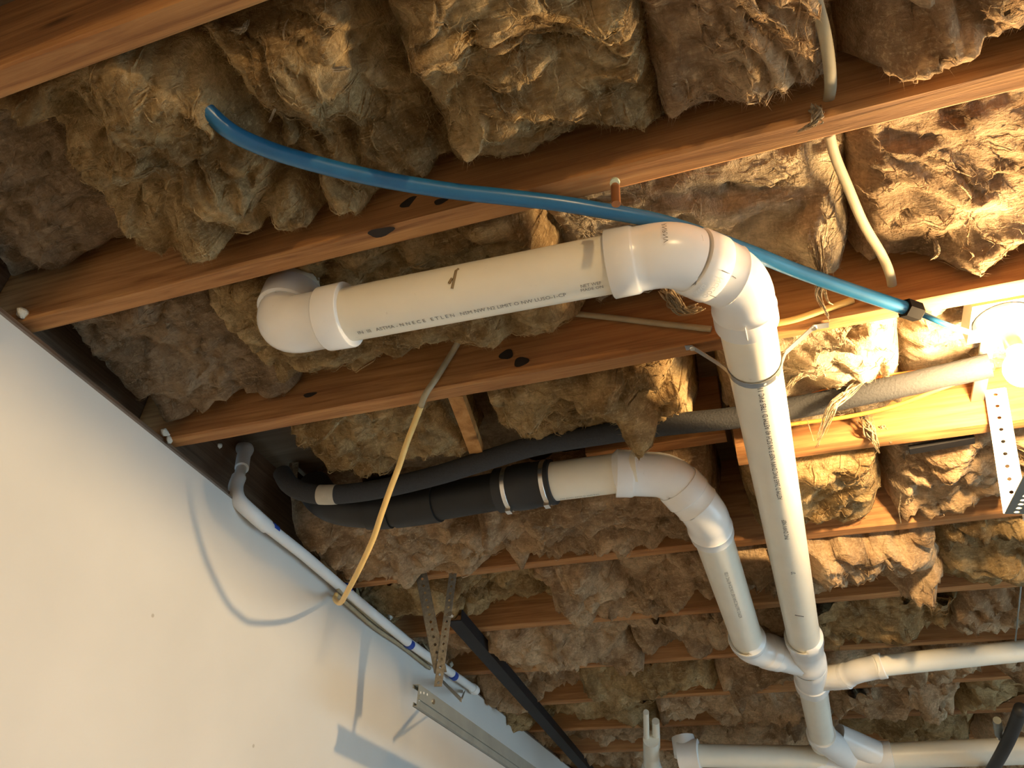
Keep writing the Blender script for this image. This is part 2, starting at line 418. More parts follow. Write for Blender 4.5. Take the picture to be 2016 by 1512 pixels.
# ------------------------------------------------------------------ insulation
def batt(name, x0, x1, y0, y1, zb, label, m='wool', bumps=(), seed=0, cell=0.007, amp=1.0, edge=(0.06,0.06,0.05,0.05),
         fold=0.0, fibres=0, ztop=1.135, jit=1.0, pits=1.0):
    nx = max(12, int((x1-x0)/cell)); ny = max(10, int((y1-y0)/cell))
    U, Vv = np.meshgrid(np.linspace(0, 1, nx+1), np.linspace(0, 1, ny+1), indexing='ij')
    X = x0 + (x1-x0)*U; Y = y0 + (y1-y0)*Vv
    s = seed*7.31
    # ragged outline: edge distances disturbed by noise
    wob = 0.022*jit*fbm(X*9+s, Y*9, X*0+s, seed, 3)
    def ed(d, r):
        t = np.clip((d + wob)/max(r, 1e-4), 0, 1); return 1 - np.sqrt(np.clip(1-(1-t)**2, 0, 1))
    lift = np.maximum.reduce([ed(X-x0, edge[0]), ed(x1-X, edge[1]), ed(Y-y0, edge[2]), ed(y1-Y, edge[3])])
    ca, sa = math.cos(fold), math.sin(fold)
    A = X*ca + Y*sa; B = -X*sa + Y*ca
    wx = fbm(X*4.5+s, Y*4.5, X*0, seed+3, 3)*0.10; wy = fbm(X*4.5, Y*4.5+s, X*0+5, seed+4, 3)*0.10
    big = fbm(X*4+s, Y*4+1.3, X*0+s, seed+1, 2)
    p1 = np.abs(fbm((A+wx)*5.5, (B+wy)*9+s, X*0, seed+5, 2))              # pillows with sharp creases
    p2 = np.abs(fbm((A+wx*1.6)*8+s, (B+wy*1.6)*26, X*0, seed+6, 3))        # long wrinkles
    p3 = np.abs(fbm((A+wy*0.9)*20, (B+wx*0.9)*62+s, X*0, seed+7, 3))
    fine = fbm(X*70+s, Y*70, X*0, seed+8, 3)
    d = 0.028*big - 0.058*p1 - 0.046*p2 - 0.018*p3 + 0.0030*fine + 0.010
    Z = zb + 0.018 + amp*d
    for (bx, by, bz, r) in bumps:
        g = np.exp(-(((X-bx)/r)**2 + ((Y-by)/r)**2)); Z = Z + (bz - zb)*g
    rp = np.random.RandomState(seed+500)
    for _ in range(int(70*(x1-x0)*(y1-y0)/0.14*pits)):
        bx, by = rp.uniform(x0, x1), rp.uniform(y0, y1); an = fold + rp.normal(0, 0.5); rl = rp.uniform(0.012, 0.034); rs = rl*rp.uniform(0.22, 0.5)
        dx, dy = X-bx, Y-by; u = dx*math.cos(an)+dy*math.sin(an); v = -dx*math.sin(an)+dy*math.cos(an)
        Z = Z + rp.uniform(-0.010, 0.030)*np.exp(-((u/rl)**2 + (v/rs)**2))
    # the wool rests on top of the drain pipes where they pass under it
    wgt = np.clip((0.075-np.abs(X-0.004))/0.03, 0, 1)*(Y > 1.0) + np.clip((0.07-np.abs(X+0.153))/0.03, 0, 1)*(Y > 1.6)*(Y < 2.5)
    zmin = 0.860 - 0.0346*(Y-1.05) + 0.052
    Z = np.where(Z < zmin, Z + np.clip(wgt, 0, 1)*(zmin - Z), Z)
    Z = Z + lift*(ztop - Z)
    # sideways shove gives small overhangs
    env = np.clip(1-lift*1.4, 0, 1)
    X2 = X + env*(0.020*fbm(X*11, Y*11, Z*11+s, seed+11, 3) + 0.007*fbm(X*34, Y*34, Z*30, seed+12, 2))
    Y2 = Y + env*(0.020*fbm(X*11+7, Y*11, Z*11+s, seed+13, 3) + 0.007*fbm(X*34+3, Y*34, Z*30, seed+14, 2))
    V = np.stack([X2, Y2, Z], -1).reshape(-1, 3)
    idx = np.arange((nx+1)*(ny+1)).reshape(nx+1, ny+1)
    q = np.stack([idx[:-1,:-1], idx[:-1,1:], idx[1:,1:], idx[1:,:-1]], -1).reshape(-1, 4)
    border = list(idx[:,0]) + list(idx[-1,1:]) + list(idx[:-1,-1][::-1]) + list(idx[0,1:-1][::-1])
    cap = [tuple(int(k) for k in border)]
    o = obj(name, V, [tuple(f) for f in q.tolist()] + cap, M[m])
    tag(o, label, 'insulation', 'glass wool batts between the joists')
    if fibres:
        rng = np.random.RandomState(seed+100)
        inner = np.argwhere(env > 0.5)
        if len(inner):
            ns = fibres//4
            pick = inner[rng.randint(0, len(inner), ns)]
            vs = []; fs = []
            for (i, j) in pick:
                a = rng.uniform(0, 2*math.pi) if rng.rand() < 0.35 else fold + rng.normal(0, 0.5)
                fi, fj = float(i), float(j); K = rng.randint(6, 15); stp = rng.uniform(0.004, 0.008)/cell
                wd = rng.uniform(0.0005, 0.0017); n0 = len(vs); ok = 0; cv = rng.normal(0, 0.16); lft = rng.uniform(0.0, 0.007)
                for k in range(K):
                    ii, jj = int(round(fi)), int(round(fj))
                    if not (0 <= ii <= nx and 0 <= jj <= ny): break
                    t = k/(K-1); kk = wd*(1.05-abs(2*t-1)); u = Vector((-math.sin(a), math.cos(a), 0))*kk
                    c = Vector((X2[ii,jj], Y2[ii,jj], Z[ii,jj] - 0.0004 - lft*math.sin(math.pi*t)))
                    vs += [c-u, c-Vector((0,0,kk*1.3)), c+u]; ok += 1
                    a += cv + rng.normal(0, 0.15); fi += math.cos(a)*stp; fj += math.sin(a)*stp
                for k in range(ok-1):
                    q0_, q1_ = n0+3*k, n0+3*k+3
                    fs += [(q0_, q0_+1, q1_+1, q1_), (q0_+1, q0_+2, q1_+2, q1_+1)]
            for (i, j) in inner[rng.randint(0, len(inner), fibres*8)]:
                p = Vector((X2[i,j], Y2[i,j], Z[i,j]+0.001)); a = rng.uniform(0, 2*math.pi)
                L = rng.uniform(0.004, 0.015); sd = Vector((-math.sin(a), math.cos(a), 0))*0.00020
                q = p + Vector((math.cos(a)*L, math.sin(a)*L, rng.uniform(-0.7, 0.0)*L)); n0 = len(vs)
                vs += [p-sd, p+sd, q]; fs.append((n0, n0+1, n0+2))
            f = obj('loose_fibers', vs, fs, M[m], o); f['kind'] = 'stuff'
    return o
def B_(px, py, z, r):
    p = pz(px, py, z); return (p.x, p.y, z, r)
def gap(k): return JF[k]+0.002, JF[k+1]-JT-0.002          # clear width of the bay after joist k

batts = {}
# bay 0-1 : between the top-corner joist and the one with the copper stub
ya, yb_ = gap(0)
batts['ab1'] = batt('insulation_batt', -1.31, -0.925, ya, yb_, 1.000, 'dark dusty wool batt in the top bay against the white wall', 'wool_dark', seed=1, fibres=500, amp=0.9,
     bumps=[B_(60,360,0.975,0.07)])
batts['ab2'] = batt('insulation_batt', -0.965, -0.585, ya, yb_, 0.952, 'crumpled tan wool batt left of the blue tube in the top bay', 'wool', cell=0.005, seed=2, fold=-0.75, fibres=1500, amp=1.35,
     bumps=[B_(150,300,0.925,0.07), B_(300,210,0.905,0.05), B_(280,280,0.915,0.05), B_(400,430,0.925,0.08), B_(250,340,0.99,0.025), B_(330,330,0.985,0.03)], edge=(0.07,0.05,0.03,0.05))
batts['ab3'] = batt('insulation_batt', -0.610, -0.355, ya, yb_, 0.965, 'torn wool batt with pale ragged rolls just right of the blue tube end', 'wool', cell=0.005, seed=3, fold=1.15, fibres=1300, amp=1.35,
     bumps=[B_(640,70,0.895,0.05), B_(650,215,0.91,0.05), B_(560,150,0.93,0.05), B_(450,100,1.06,0.06), B_(400,180,1.12,0.06)], edge=(0.06,0.07,0.04,0.06))
batts['ab4'] = batt('insulation_batt', -0.385, -0.045, ya, yb_, 0.952, 'pale wool batt with a thick rolled lip above the middle of the blue tube', 'wool', cell=0.005, seed=4, fold=0.35, fibres=1300, amp=1.15,
     bumps=[B_(850,40,0.885,0.06), B_(1000,30,0.90,0.06), B_(860,110,0.905,0.03), B_(905,290,0.93,0.035), B_(1050,180,0.965,0.07)], edge=(0.06,0.05,0.03,0.05))
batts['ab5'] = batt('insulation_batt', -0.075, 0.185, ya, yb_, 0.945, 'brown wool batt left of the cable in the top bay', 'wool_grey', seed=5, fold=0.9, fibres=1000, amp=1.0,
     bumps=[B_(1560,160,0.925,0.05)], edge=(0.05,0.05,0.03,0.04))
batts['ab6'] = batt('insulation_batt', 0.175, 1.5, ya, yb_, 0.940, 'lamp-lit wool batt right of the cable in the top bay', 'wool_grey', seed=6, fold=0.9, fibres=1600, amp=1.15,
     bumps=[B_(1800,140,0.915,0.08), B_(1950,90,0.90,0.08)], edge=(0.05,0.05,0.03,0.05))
# bay 1-2
ya, yb_ = gap(1)
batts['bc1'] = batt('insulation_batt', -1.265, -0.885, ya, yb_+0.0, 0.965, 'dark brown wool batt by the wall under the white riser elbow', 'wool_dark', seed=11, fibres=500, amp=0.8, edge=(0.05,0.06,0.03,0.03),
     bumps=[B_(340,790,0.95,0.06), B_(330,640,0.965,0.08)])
batts['bc2'] = batt('insulation_batt', -0.955, -0.27, ya, yb_-0.012, 0.962, 'tan wool batt behind the big white drain pipe', 'wool', seed=12, fibres=1500, amp=0.9, fold=0.1, edge=(0.05,0.06,0.03,0.05),
     bumps=[B_(690,525,0.90,0.035), B_(1080,440,0.895,0.04), B_(960,470,0.905,0.05), B_(600,700,0.945,0.08), B_(460,600,0.925,0.05)])
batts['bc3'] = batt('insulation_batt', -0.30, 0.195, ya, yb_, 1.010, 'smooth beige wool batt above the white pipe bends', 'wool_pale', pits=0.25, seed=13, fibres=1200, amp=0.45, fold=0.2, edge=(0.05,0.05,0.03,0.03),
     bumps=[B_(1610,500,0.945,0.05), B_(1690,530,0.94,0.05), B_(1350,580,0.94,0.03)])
batts['bc4'] = batt('insulation_batt', 0.185, 1.5, ya, yb_, 0.980, 'glowing wool batt beside the lamp, right of the flat cable', 'wool_dark', pits=0.3, seed=14, fibres=1400, amp=0.5, fold=0.5, edge=(0.05,0.05,0.03,0.025),  # darker wool puts the joist's shade into this batt's colour
     bumps=[B_(1890,425,0.955,0.04), B_(1975,505,0.93,0.06), B_(1910,545,0.94,0.045)])
# bay 2-3 (no joist 3 left of the header)
ya, yb_ = gap(2)
batts['cd1'] = batt('insulation_batt', -0.985, -0.605, ya+0.004, 1.365, 0.952, 'ragged tan wool chunk above the left end of the black pipes', 'wool', seed=21, fibres=1000, amp=1.25, edge=(0.05,0.05,0.03,0.05),
     bumps=[B_(640,880,0.915,0.07), B_(730,930,0.91,0.05), B_(590,900,0.91,0.04)])
batts['cd2'] = batt('insulation_batt', -0.545, -0.115, ya+0.004, 1.40, 0.955, 'torn wool batt hanging in a point over the second white elbow', 'wool', seed=22, fibres=1200, amp=1.3, fold=0.25, edge=(0.05,0.05,0.03,0.035), jit=1.6,
     bumps=[B_(1040,830,0.905,0.04), B_(1180,800,0.915,0.07), B_(1265,865,0.855,0.027), B_(1230,830,0.895,0.04), B_(1350,780,0.96,0.05)])
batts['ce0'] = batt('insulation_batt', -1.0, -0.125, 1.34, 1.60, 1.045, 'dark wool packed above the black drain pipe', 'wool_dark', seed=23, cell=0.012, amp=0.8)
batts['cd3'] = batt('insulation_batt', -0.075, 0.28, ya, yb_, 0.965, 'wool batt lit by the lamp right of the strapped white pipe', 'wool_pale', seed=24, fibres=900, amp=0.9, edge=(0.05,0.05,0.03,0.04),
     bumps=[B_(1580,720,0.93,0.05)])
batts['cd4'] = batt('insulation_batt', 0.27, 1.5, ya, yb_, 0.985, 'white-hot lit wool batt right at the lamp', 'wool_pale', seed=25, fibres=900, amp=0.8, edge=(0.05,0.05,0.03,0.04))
# bay 3-4
ya, yb_ = gap(3)
batts['de1'] = batt('insulation_batt', -1.27, -0.70, 1.555, yb_, 0.925, 'wool batt under the left end of the black drain pipe', 'wool_grey', seed=31, fibres=700, amp=1.35, fold=0.05, cell=0.008, edge=(0.12,0.04,0.03,0.03))
batts['de2'] = batt('insulation_batt', -0.72, -0.125, 1.545, yb_+0.0, 0.918, 'brown wool batt under the rubber coupling', 'wool_grey', seed=32, fibres=900, amp=1.35, fold=0.1, cell=0.008, edge=(0.04,0.05,0.03,0.02),
     bumps=[B_(1150,1010,0.90,0.08)])
batts['de3'] = batt('insulation_batt', -0.075, 0.24, ya, yb_, 0.918, 'rumpled wool batt right of the strapped white pipe, beyond the cut joist', 'wool', seed=33, fibres=700, amp=1.1, fold=0.1, cell=0.008,
     bumps=[B_(1640,940,0.895,0.06), B_(1700,930,0.90,0.05)])
batts['de4'] = batt('insulation_batt', 0.23, 1.5, ya, yb_, 0.928, 'wool batt behind the white perforated angle', 'wool_grey', seed=34, fibres=700, amp=1.35, fold=0.1, cell=0.008)
# far bays
FL = ['first', 'second', 'third', 'fourth', 'fifth', 'sixth', 'seventh', 'eighth']
splits = [(-0.66, -0.02, 0.36), (-0.52, 0.03, 0.42), (-0.78, -0.3, 0.35), (-0.6, 0.05, 0.5), (-0.55, 0.1, 0.6), (-0.6, 0.1, 0.7), (-0.6, 0.1), (-0.4, 0.3)]
PL = ['by the white wall', 'left of the white drain', 'right of the white drain', 'farthest from the wall']
for b in range(8):
    ya, yb_ = gap(4+b)
    xs = [-1.29] + list(splits[b]) + [1.8]
    for k in range(len(xs)-1):
        zb = 0.912 - 0.005*((b*3+k*5) % 4) + (0.03 if k == 0 else 0)
        cx = (xs[k]+xs[k+1])/2; rr = random.Random(b*10+k)
        bm = [(rr.uniform(xs[k], xs[k+1]), rr.uniform(ya+0.08, yb_-0.08), zb-0.028, 0.09) for _ in range(3)]
        bm += [(rr.uniform(xs[k], xs[k+1]), yb_-0.04, zb+0.07, 0.11) for _ in range(2)]
        batt('insulation_batt', xs[k]-0.015, xs[k+1]+0.015, ya, yb_, zb,
             f'wool batt {PL[k]}, {FL[b]} bay beyond the orange-lit joist', 'wool_grey' if (b+k) % 3 else 'wool',
             seed=40+b*5+k, cell=0.009+0.0012*b, amp=1.55, fold=0.15+0.2*((b+k)%3), fibres=450 if b < 3 else 150, bumps=bm, edge=(0.05,0.05,0.02,0.075), jit=2.4)

# hanging wisps of wool
def wisp(parent, pts, r0, r1, seed, n=6):
    """a torn hank of wool: a ragged flat core with loose strands round it"""
    path = smooth_path(pts, 8); rng = random.Random(seed); mb = MB(); m_ = len(path)-1
    cnt = 5 if r0 < 0.004 else 34
    for k in range(cnt):
        a0_, a1_, a2_ = rng.uniform(0, 6.28), rng.uniform(0, 6.28), rng.uniform(0, 6.28)
        sp = rng.uniform(0.15, 1.0); t1 = rng.uniform(0.55, 1.0) if k > 3 else 1.0; t0 = rng.uniform(0, 0.25)
        P = []; R = []
        for i, p in enumerate(path):
            t = i/m_
            if t < t0 or t > t1: continue
            w_ = (r0*(1-t) + r1*t)*sp
            an = a0_ + 2.2*math.sin(t*3+a1_)
            off = Vector((math.cos(an), math.sin(an)*0.8, 0.5*math.sin(t*7+a2_)))*w_
            P.append(p + off); R.append(max(0.0003, (0.13*r0*(1-t)+0.2*r1*t)*(0.6+0.5*math.sin(t*15+a2_))*(1.0 if t < t1-0.15 else 0.5)))
        if len(P) > 2: mb.sweep(P, R, n)
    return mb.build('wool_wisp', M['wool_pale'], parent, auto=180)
def pl(*a): return [pz(x, y, z) for (x, y, z) in a]
wisp(batts['bc3'], pl((1600,455,0.955),(1607,500,0.93),(1618,545,0.905),(1610,580,0.885),(1625,610,0.872),(1634,632,0.868)), 0.014, 0.0015, 1)
wisp(batts['bc3'], pl((1618,550,0.905),(1628,590,0.885),(1640,600,0.885)), 0.004, 0.0006, 2)
wisp(batts['cd3'], pl((1700,745,0.945),(1665,775,0.925),(1640,800,0.90),(1622,840,0.885),(1608,880,0.868)), 0.011, 0.007, 3)
wisp(batts['cd3'], pl((1556,803,0.93),(1590,812,0.925),(1622,806,0.925),(1650,788,0.92)), 0.006, 0.005, 4)
wisp(batts['cd3'], pl((1588,822,0.925),(1594,842,0.905),(1602,868,0.88)), 0.0012, 0.0006, 5)
wisp(batts['cd4'], pl((1700,820,0.95),(1712,850,0.92),(1722,870,0.905),(1732,892,0.89)), 0.018, 0.002, 6)
wisp(batts['cd4'], pl((1735,835,0.94),(1745,858,0.92),(1755,872,0.91)), 0.010, 0.002, 7)
wisp(batts['cd3'], pl((1545,770,0.93),(1570,742,0.94),(1590,735,0.945),(1606,748,0.94)), 0.010, 0.006, 8)
wisp(batts['cd2'], pl((1262,830,0.90),(1268,862,0.87),(1262,892,0.842)), 0.022, 0.002, 9)
wisp(batts['ab3'], pl((575,25,0.93),(560,70,0.91),(585,108,0.90),(600,118,0.90)), 0.0035, 0.001, 10)
wisp(batts['ab3'], pl((700,135,0.92),(640,140,0.915),(600,150,0.91),(555,190,0.915),(530,240,0.92)), 0.006, 0.002, 11)
wisp(batts['ab2'], pl((212,148,0.93),(235,185,0.92),(240,210,0.915),(250,225,0.915)), 0.007, 0.002, 12)
wisp(batts['ab3'], pl((455,62,0.94),(478,58,0.925),(488,40,0.93)), 0.007, 0.003, 13)
wisp(batts['ab6'], pl((1600,205,0.93),(1610,228,0.905),(1598,245,0.902),(1570,260,0.903)), 0.014, 0.002, 14)
wisp(batts['de3'], pl((1773,968,0.905),(1772,990,0.895),(1770,1005,0.885),(1774,1030,0.872)), 0.0022, 0.0012, 15)
wisp(batts['bc3'], pl((1305,560,0.95),(1325,590,0.93),(1345,612,0.925),(1385,605,0.925)), 0.016, 0.010, 16)
wisp(batts['bc4'], pl((1840,470,0.955),(1845,500,0.94),(1832,512,0.935)), 0.006, 0.002, 17)

# ------------------------------------------------------------------ white PVC drain
R3 = 0.0445; RH = 0.0525
OD = lambda p: Vector(p)
a0 = pz(719, 613, 0.86); a1 = pz(1171, 526, 0.86)
dP0 = (a1-a0).normalized()
def onP0(x): return a0 + dP0*((x-a0.x)/dP0.x)
b0 = pz(1480, 690, 0.860); b1 = pz(1585, 1270, 0.815)
dP1 = (b1-b0).normalized()
def onP1(y): return b0 + dP1*((y-b0.y)/dP1.y)
drain = empty('pvc_drain_pipe', onP1(1.5), 'white plastic drain pipe with elbows and wyes strapped under the joists', 'drain pipe')
def hubbed(name, path, arc, m, parent, r=R3, rh=RH, hl=0.038, body=None):
    """fitting: straight hub, bend, straight hub. path=(start, corner, end) axis points; arc = tangent length"""
    s, v, e = [Vector(p) for p in path]
    body = body or r*1.09
    ds = (v-s).normalized(); de = (e-v).normalized()
    pts = []; R = []
    def put(p, rr): pts.append(p); R.append(rr)
    put(s, r*0.99); put(s, rh-0.0012); put(s+ds*0.0015, rh); put(s+ds*(hl-0.003), rh-0.0008); put(s+ds*hl, body+0.002); put(s+ds*(hl+0.003), body)
    for p in arc_path(s, v, e, arc, 12): put(p, body)
    put(e-de*(hl+0.003), body); put(e-de*hl, body+0.002); put(e-de*(hl-0.003), rh-0.0008); put(e-de*0.0015, rh); put(e, rh-0.0012); put(e, r*0.99)
    mb = MB(); mb.sweep(pts, R, 40)
    return mb.build(name, m, parent, auto=40)
def straight(name, p, q, r, m, parent, n=40):
    mb = MB(); mb.sweep([p, q], r, n); return mb.build(name, m, parent, auto=40)
def ring(name, p, d, r, w, m, parent, n=40):
    d = Vector(d).normalized(); p = Vector(p)
    mb = MB(); mb.sweep([p-d*w/2, p-d*w/2+d*0.0008, p+d*w/2-d*0.0008, p+d*w/2], [r-0.001, r, r, r-0.001], n)
    return mb.build(name, m, parent, auto=40)
# left riser elbow
xh = pz(690, 620, 0.86).x
hubP = onP0(xh)
cornL = onP0(xh - 0.128)
riserTop = cornL + Vector((0.002, 0.008, 0.082))
hubbed('elbow', (hubP, cornL, riserTop), 0.040, M['pvc_fit'], drain, body=0.0485, hl=0.046, rh=0.0545)
straight('pipe', riserTop - Vector((0,0,0.01)), riserTop + Vector((0.008, 0.008, 0.14)), R3, M['pvc'], drain)
# main run
xr = pz(1200, 520, 0.86).x
hubR = onP0(xr)
straight('pipe', hubP - dP0*0.03, hubR + dP0*0.03, R3, M['pvc'], drain)
V1 = onP0(-0.082); V2 = onP1(0.912)
dm = (V2-V1).normalized()
midj = V1 + dm*((V2-V1).length*0.50)
hubbed('elbow', (hubR, V1, midj + dm*0.010), 0.036, M['pvc_fit'], drain, hl=0.040)
e2 = onP1(1.002)
hubbed('street_elbow', (midj + dm*0.006, V2, e2), 0.036, M['pvc_fit'], drain, hl=0.034, rh=0.0505)
yW = onP1(2.36)
straight('pipe', onP1(0.97), onP1(3.40), R3, M['pvc'], drain)
# wye where the two drains meet: barrel with hubs
def barrel(name, ya_, yb_2, steps, parent):
    mb = MB(); pts = []; R = []
    for (t, rr) in steps:
        pts.append(onP1(ya_ + (yb_2-ya_)*t)); R.append(rr)
    mb.sweep(pts, R, 40); return mb.build(name, M['pvc_fit'], parent, auto=40)
yw0 = 2.33
wye = barrel('wye', yw0, yw0+0.21, [(0,R3),(0,RH),(0.17,RH),(0.19,0.049),(0.78,0.049),(0.80,RH),(0.99,RH),(1.0,R3)], drain)
tee = barrel('wye', yw0+0.215, yw0+0.41, [(0,R3),(0,RH),(0.2,RH),(0.22,0.049),(0.72,0.049),(0.74,RH),(0.99,RH),(1,R3)], drain)
# second white run
armz = 0.895
c0 = pz(1088, 948, armz); c1 = pz(1240, 928, armz)
dA = (c1-c0).normalized()
p20 = pz(1395, 1030, 0.836); p21 = pz(1475, 1270, 0.812)
dP2 = (p21-p20).normalized()
def onP2(y): return p20 + dP2*((y-p20.y)/dP2.y)
straight('pipe', c0 - dA*0.05, c1 + dA*0.02, R3*0.98, M['pvc'], drain)
VA = pz(1318, 935, armz-0.004); VB = onP2(1.575)
dm2 = (VB-VA).normalized(); mid2 = VA + dm2*((VB-VA).length*0.5)
hubbed('elbow', (c1 - dA*0.03, VA, mid2 + dm2*0.004), 0.034, M['pvc_fit'], drain, hl=0.036)
e3 = onP2(1.672)
hubbed('street_elbow', (mid2 + dm2*0.002, VB, e3), 0.034, M['pvc_fit'], drain, hl=0.030, rh=0.0495)
yE = 2.30
straight('pipe', onP2(1.64), onP2(yE+0.02), R3*0.98, M['pvc'], drain)
VC = onP2(yE+0.065); jn = onP1(yw0+0.20)
hubbed('elbow', (onP2(yE), VC, VC + (jn-VC).normalized()*0.085), 0.034, M['pvc_fit'], drain, hl=0.030)
mb = MB(); q0 = VC + (jn-VC).normalized()*0.07
mb.sweep([q0, q0+(jn-q0)*0.25, q0+(jn-q0)*0.3, jn], [RH*0.98, RH*0.98, 0.048, 0.047], 32)
mb.build('wye_branch', M['pvc_fit'], wye, auto=40)
# branch to the right
R2 = 0.0302
br0 = onP1(yw0+0.36)
k0 = pz(1668, 1331, 0.795); k1 = pz(1720, 1312, 0.80); kend = pz(2016, 1281, 0.852); 
dK = (kend-k1).normalized()
mb = MB(); mb.sweep([br0, br0+(k0-br0)*0.55, br0+(k0-br0)*0.57, k0+(k0-br0)*0.02], [0.036, 0.036, 0.0375, 0.0375], 32); mb.build('wye_branch', M['pvc_fit'], tee, auto=40)
kk = k1 + dK*0.0
hubbed('elbow', (k0 - (k0-br0).normalized()*0.012, pz(1688, 1321, 0.797), kk + dK*0.03), 0.018, M['pvc_fit'], drain, r=R2, rh=0.0375, hl=0.022, body=0.034)
straight('pipe', kk, kend + dK*0.9, R2, M['pvc'], drain)
# far cross run at the bottom
zf = 0.752
f0 = pz(1362, 1487, zf); f1 = pz(1645, 1492, zf); f2 = pz(2016, 1478, zf)
straight('pipe', f0, f1, R3*0.95, M['pvc'], drain)
straight('pipe', f1, f2 + (f2-f1)*0.6, R3*1.02, M['pvc'], drain)
mb = MB(); dF = (f2-f1).normalized()
mb.sweep([f1-dF*0.09, f1-dF*0.088, f1-dF*0.05, f1-dF*0.045, f1+dF*0.12, f1+dF*0.125, f1+dF*0.20, f1+dF*0.202], [R3, RH, RH, 0.05, 0.05, RH, RH, R3], 32); wt = mb.build('wye', M['pvc_fit'], drain, auto=40)
mb = MB(); pe = onP1(3.26); mb.sweep([pe, pe+dP1*0.004, pe+dP1*0.05, f1+dF*0.05], [RH-0.001, RH, RH, 0.049], 32); mb.build('wye_branch', M['pvc_fit'], wt, auto=40)
mb = MB(); mb.sweep([f1+dF*0.16, f1+dF*0.02+Vector((0,-0.10,0.055))], [0.05, 0.046], 32); mb.build('wye_branch', M['pvc_fit'], wt, auto=40)
mb = MB(); mb.sweep([f0-dF*0.05, f0-dF*0.048, f0+dF*0.03, f0+dF*0.032], [RH*0.9, RH*1.12, RH*1.12, R3], 32); mb.build('cleanout_cap', M['pvc_fit'], drain, auto=40)
mb = MB(); mb.sweep([f0-dF*0.02, f0-dF*0.03+Vector((0,0,0.07))], [0.05, 0.045], 32); mb.build('elbow', M['pvc_fit'], drain, auto=40)
# white forked hanger below the far run
g0 = pz(1283, 1512, 0.76); g1 = pz(1282, 1455, 0.79)
hang = empty('forked_pipe_hanger', g0, 'white plastic pipe stub with two prongs beside the far cross pipe', 'pipe hanger')
mb = MB(); mb.sweep([g0-Vector((0,0,0.08)), g0, g0+(g1-g0)*0.15], [0.045, 0.045, 0.036], 24); mb.build('cup', M['pvc_fit'], hang)
mb = MB(); mb.sweep([g0, g1], [0.034, 0.032], 20); mb.build('stem', M['pvc'], hang)
for (x, y, t) in ((1272, 1402, 0.012), (1291, 1420, 0.016)):
    q = pz(x, y, 0.83); e = pz(x+1, 1470, 0.785)
    mb = MB(); mb.sweep([e, q], [t, t*0.9], 14); mb.build('prong', M['pvc'], hang)

# printing on the pipes -------------------------------------------------
def lettering(name, text, size, centre, axis, face, radius, m, parent, flip=1, depth=0.0):
    """text wrapped on a cylinder: centre = axis point below the middle of the text, axis = reading direction, face = outward normal"""
    cu = bpy.data.curves.new(name, 'FONT'); cu.body = text; cu.size = size; cu.align_x = 'CENTER'; cu.align_y = 'CENTER'
    cu.resolution_u = 2; cu.fill_mode = 'FRONT'
    t = bpy.data.objects.new('tmp_text', cu); C.objects.link(t)
    bpy.context.view_layer.update()
    me = bpy.data.meshes.new_from_object(t.evaluated_get(bpy.context.evaluated_depsgraph_get()))
    vs = [v.co.copy() for v in me.vertices]; fs = [tuple(p.vertices) for p in me.polygons]
    bpy.data.objects.remove(t); bpy.data.curves.remove(cu); bpy.data.meshes.remove(me)
    ax = Vector(axis).normalized(); n = Vector(face); n = (n - ax*n.dot(ax)).normalized(); up = n.cross(ax)
    out = []
    for v in vs:
        a = flip*v.y/radius
        out.append(Vector(centre) + ax*(flip*v.x) + (n*math.cos(a) + up*math.sin(a))*(radius+0.0004+depth))
    if not fs: return None
    return obj(name, out, fs, m, parent, smooth=False)
cam0 = Vector((0,0,0))
def facing(p, axis, roll):
    """direction from the axis point to the camera, rolled about the axis by 'roll' degrees"""
    ax = Vector(axis).normalized(); n = cam0 - Vector(p); n = (n - ax*n.dot(ax)).normalized()
    return Matrix.Rotation(math.radians(roll), 3, ax) @ n
pA = onP0(pz(905, 575, 0.86).x)
lettering('printed_line', 'IN  III   ASTMA - N N E C E   E T L E N   NSM NW N2 LIMIT O NW LUSO-1-CP', 0.0101, pA, dP0, facing(pA, dP0, 45), R3, M['ink_faint'], drain)
pB = onP0(pz(1166, 530, 0.86).x)
lettering('printed_line', 'NET WEF\nMADE ON', 0.0075, pB, dP0, facing(pB, dP0, 37), R3, M['ink_faint'], drain)
for yy, tx in ((1.30, 'ASTM D 2665 PVC DWV NSF 3 IN SCH 40 ASTM D 1785 PVC 1120'), (1.83, '27'), (1.62, 'PVC DWV NSF')):
    p = onP1(yy); lettering('printed_line', tx, 0.0135, p, -dP1, facing(p, -dP1, 4), R3, M['ink'], drain)
p = onP2(1.92); lettering('printed_line', 'ASTM D 2665 PVC DWV NSF 3 IN SCH 40 PVC 1120', 0.012, p, -dP2, facing(p, -dP2, 3), R3*0.98, M['ink_faint'], drain)
p = c0 + dA*0.06; lettering('printed_line', 'NSF-DWV ASTM D 2665 PVC', 0.007, p, dA, facing(p, dA, 66), R3*0.98, M['ink_faint'], drain)
p = midj - dm*0.012; lettering('raised_letters', 'NCCOO', 0.012, p, Vector(dm).cross(facing(p, dm, 0)), facing(p, dm, -25), RH, M['emboss'], drain) if False else None
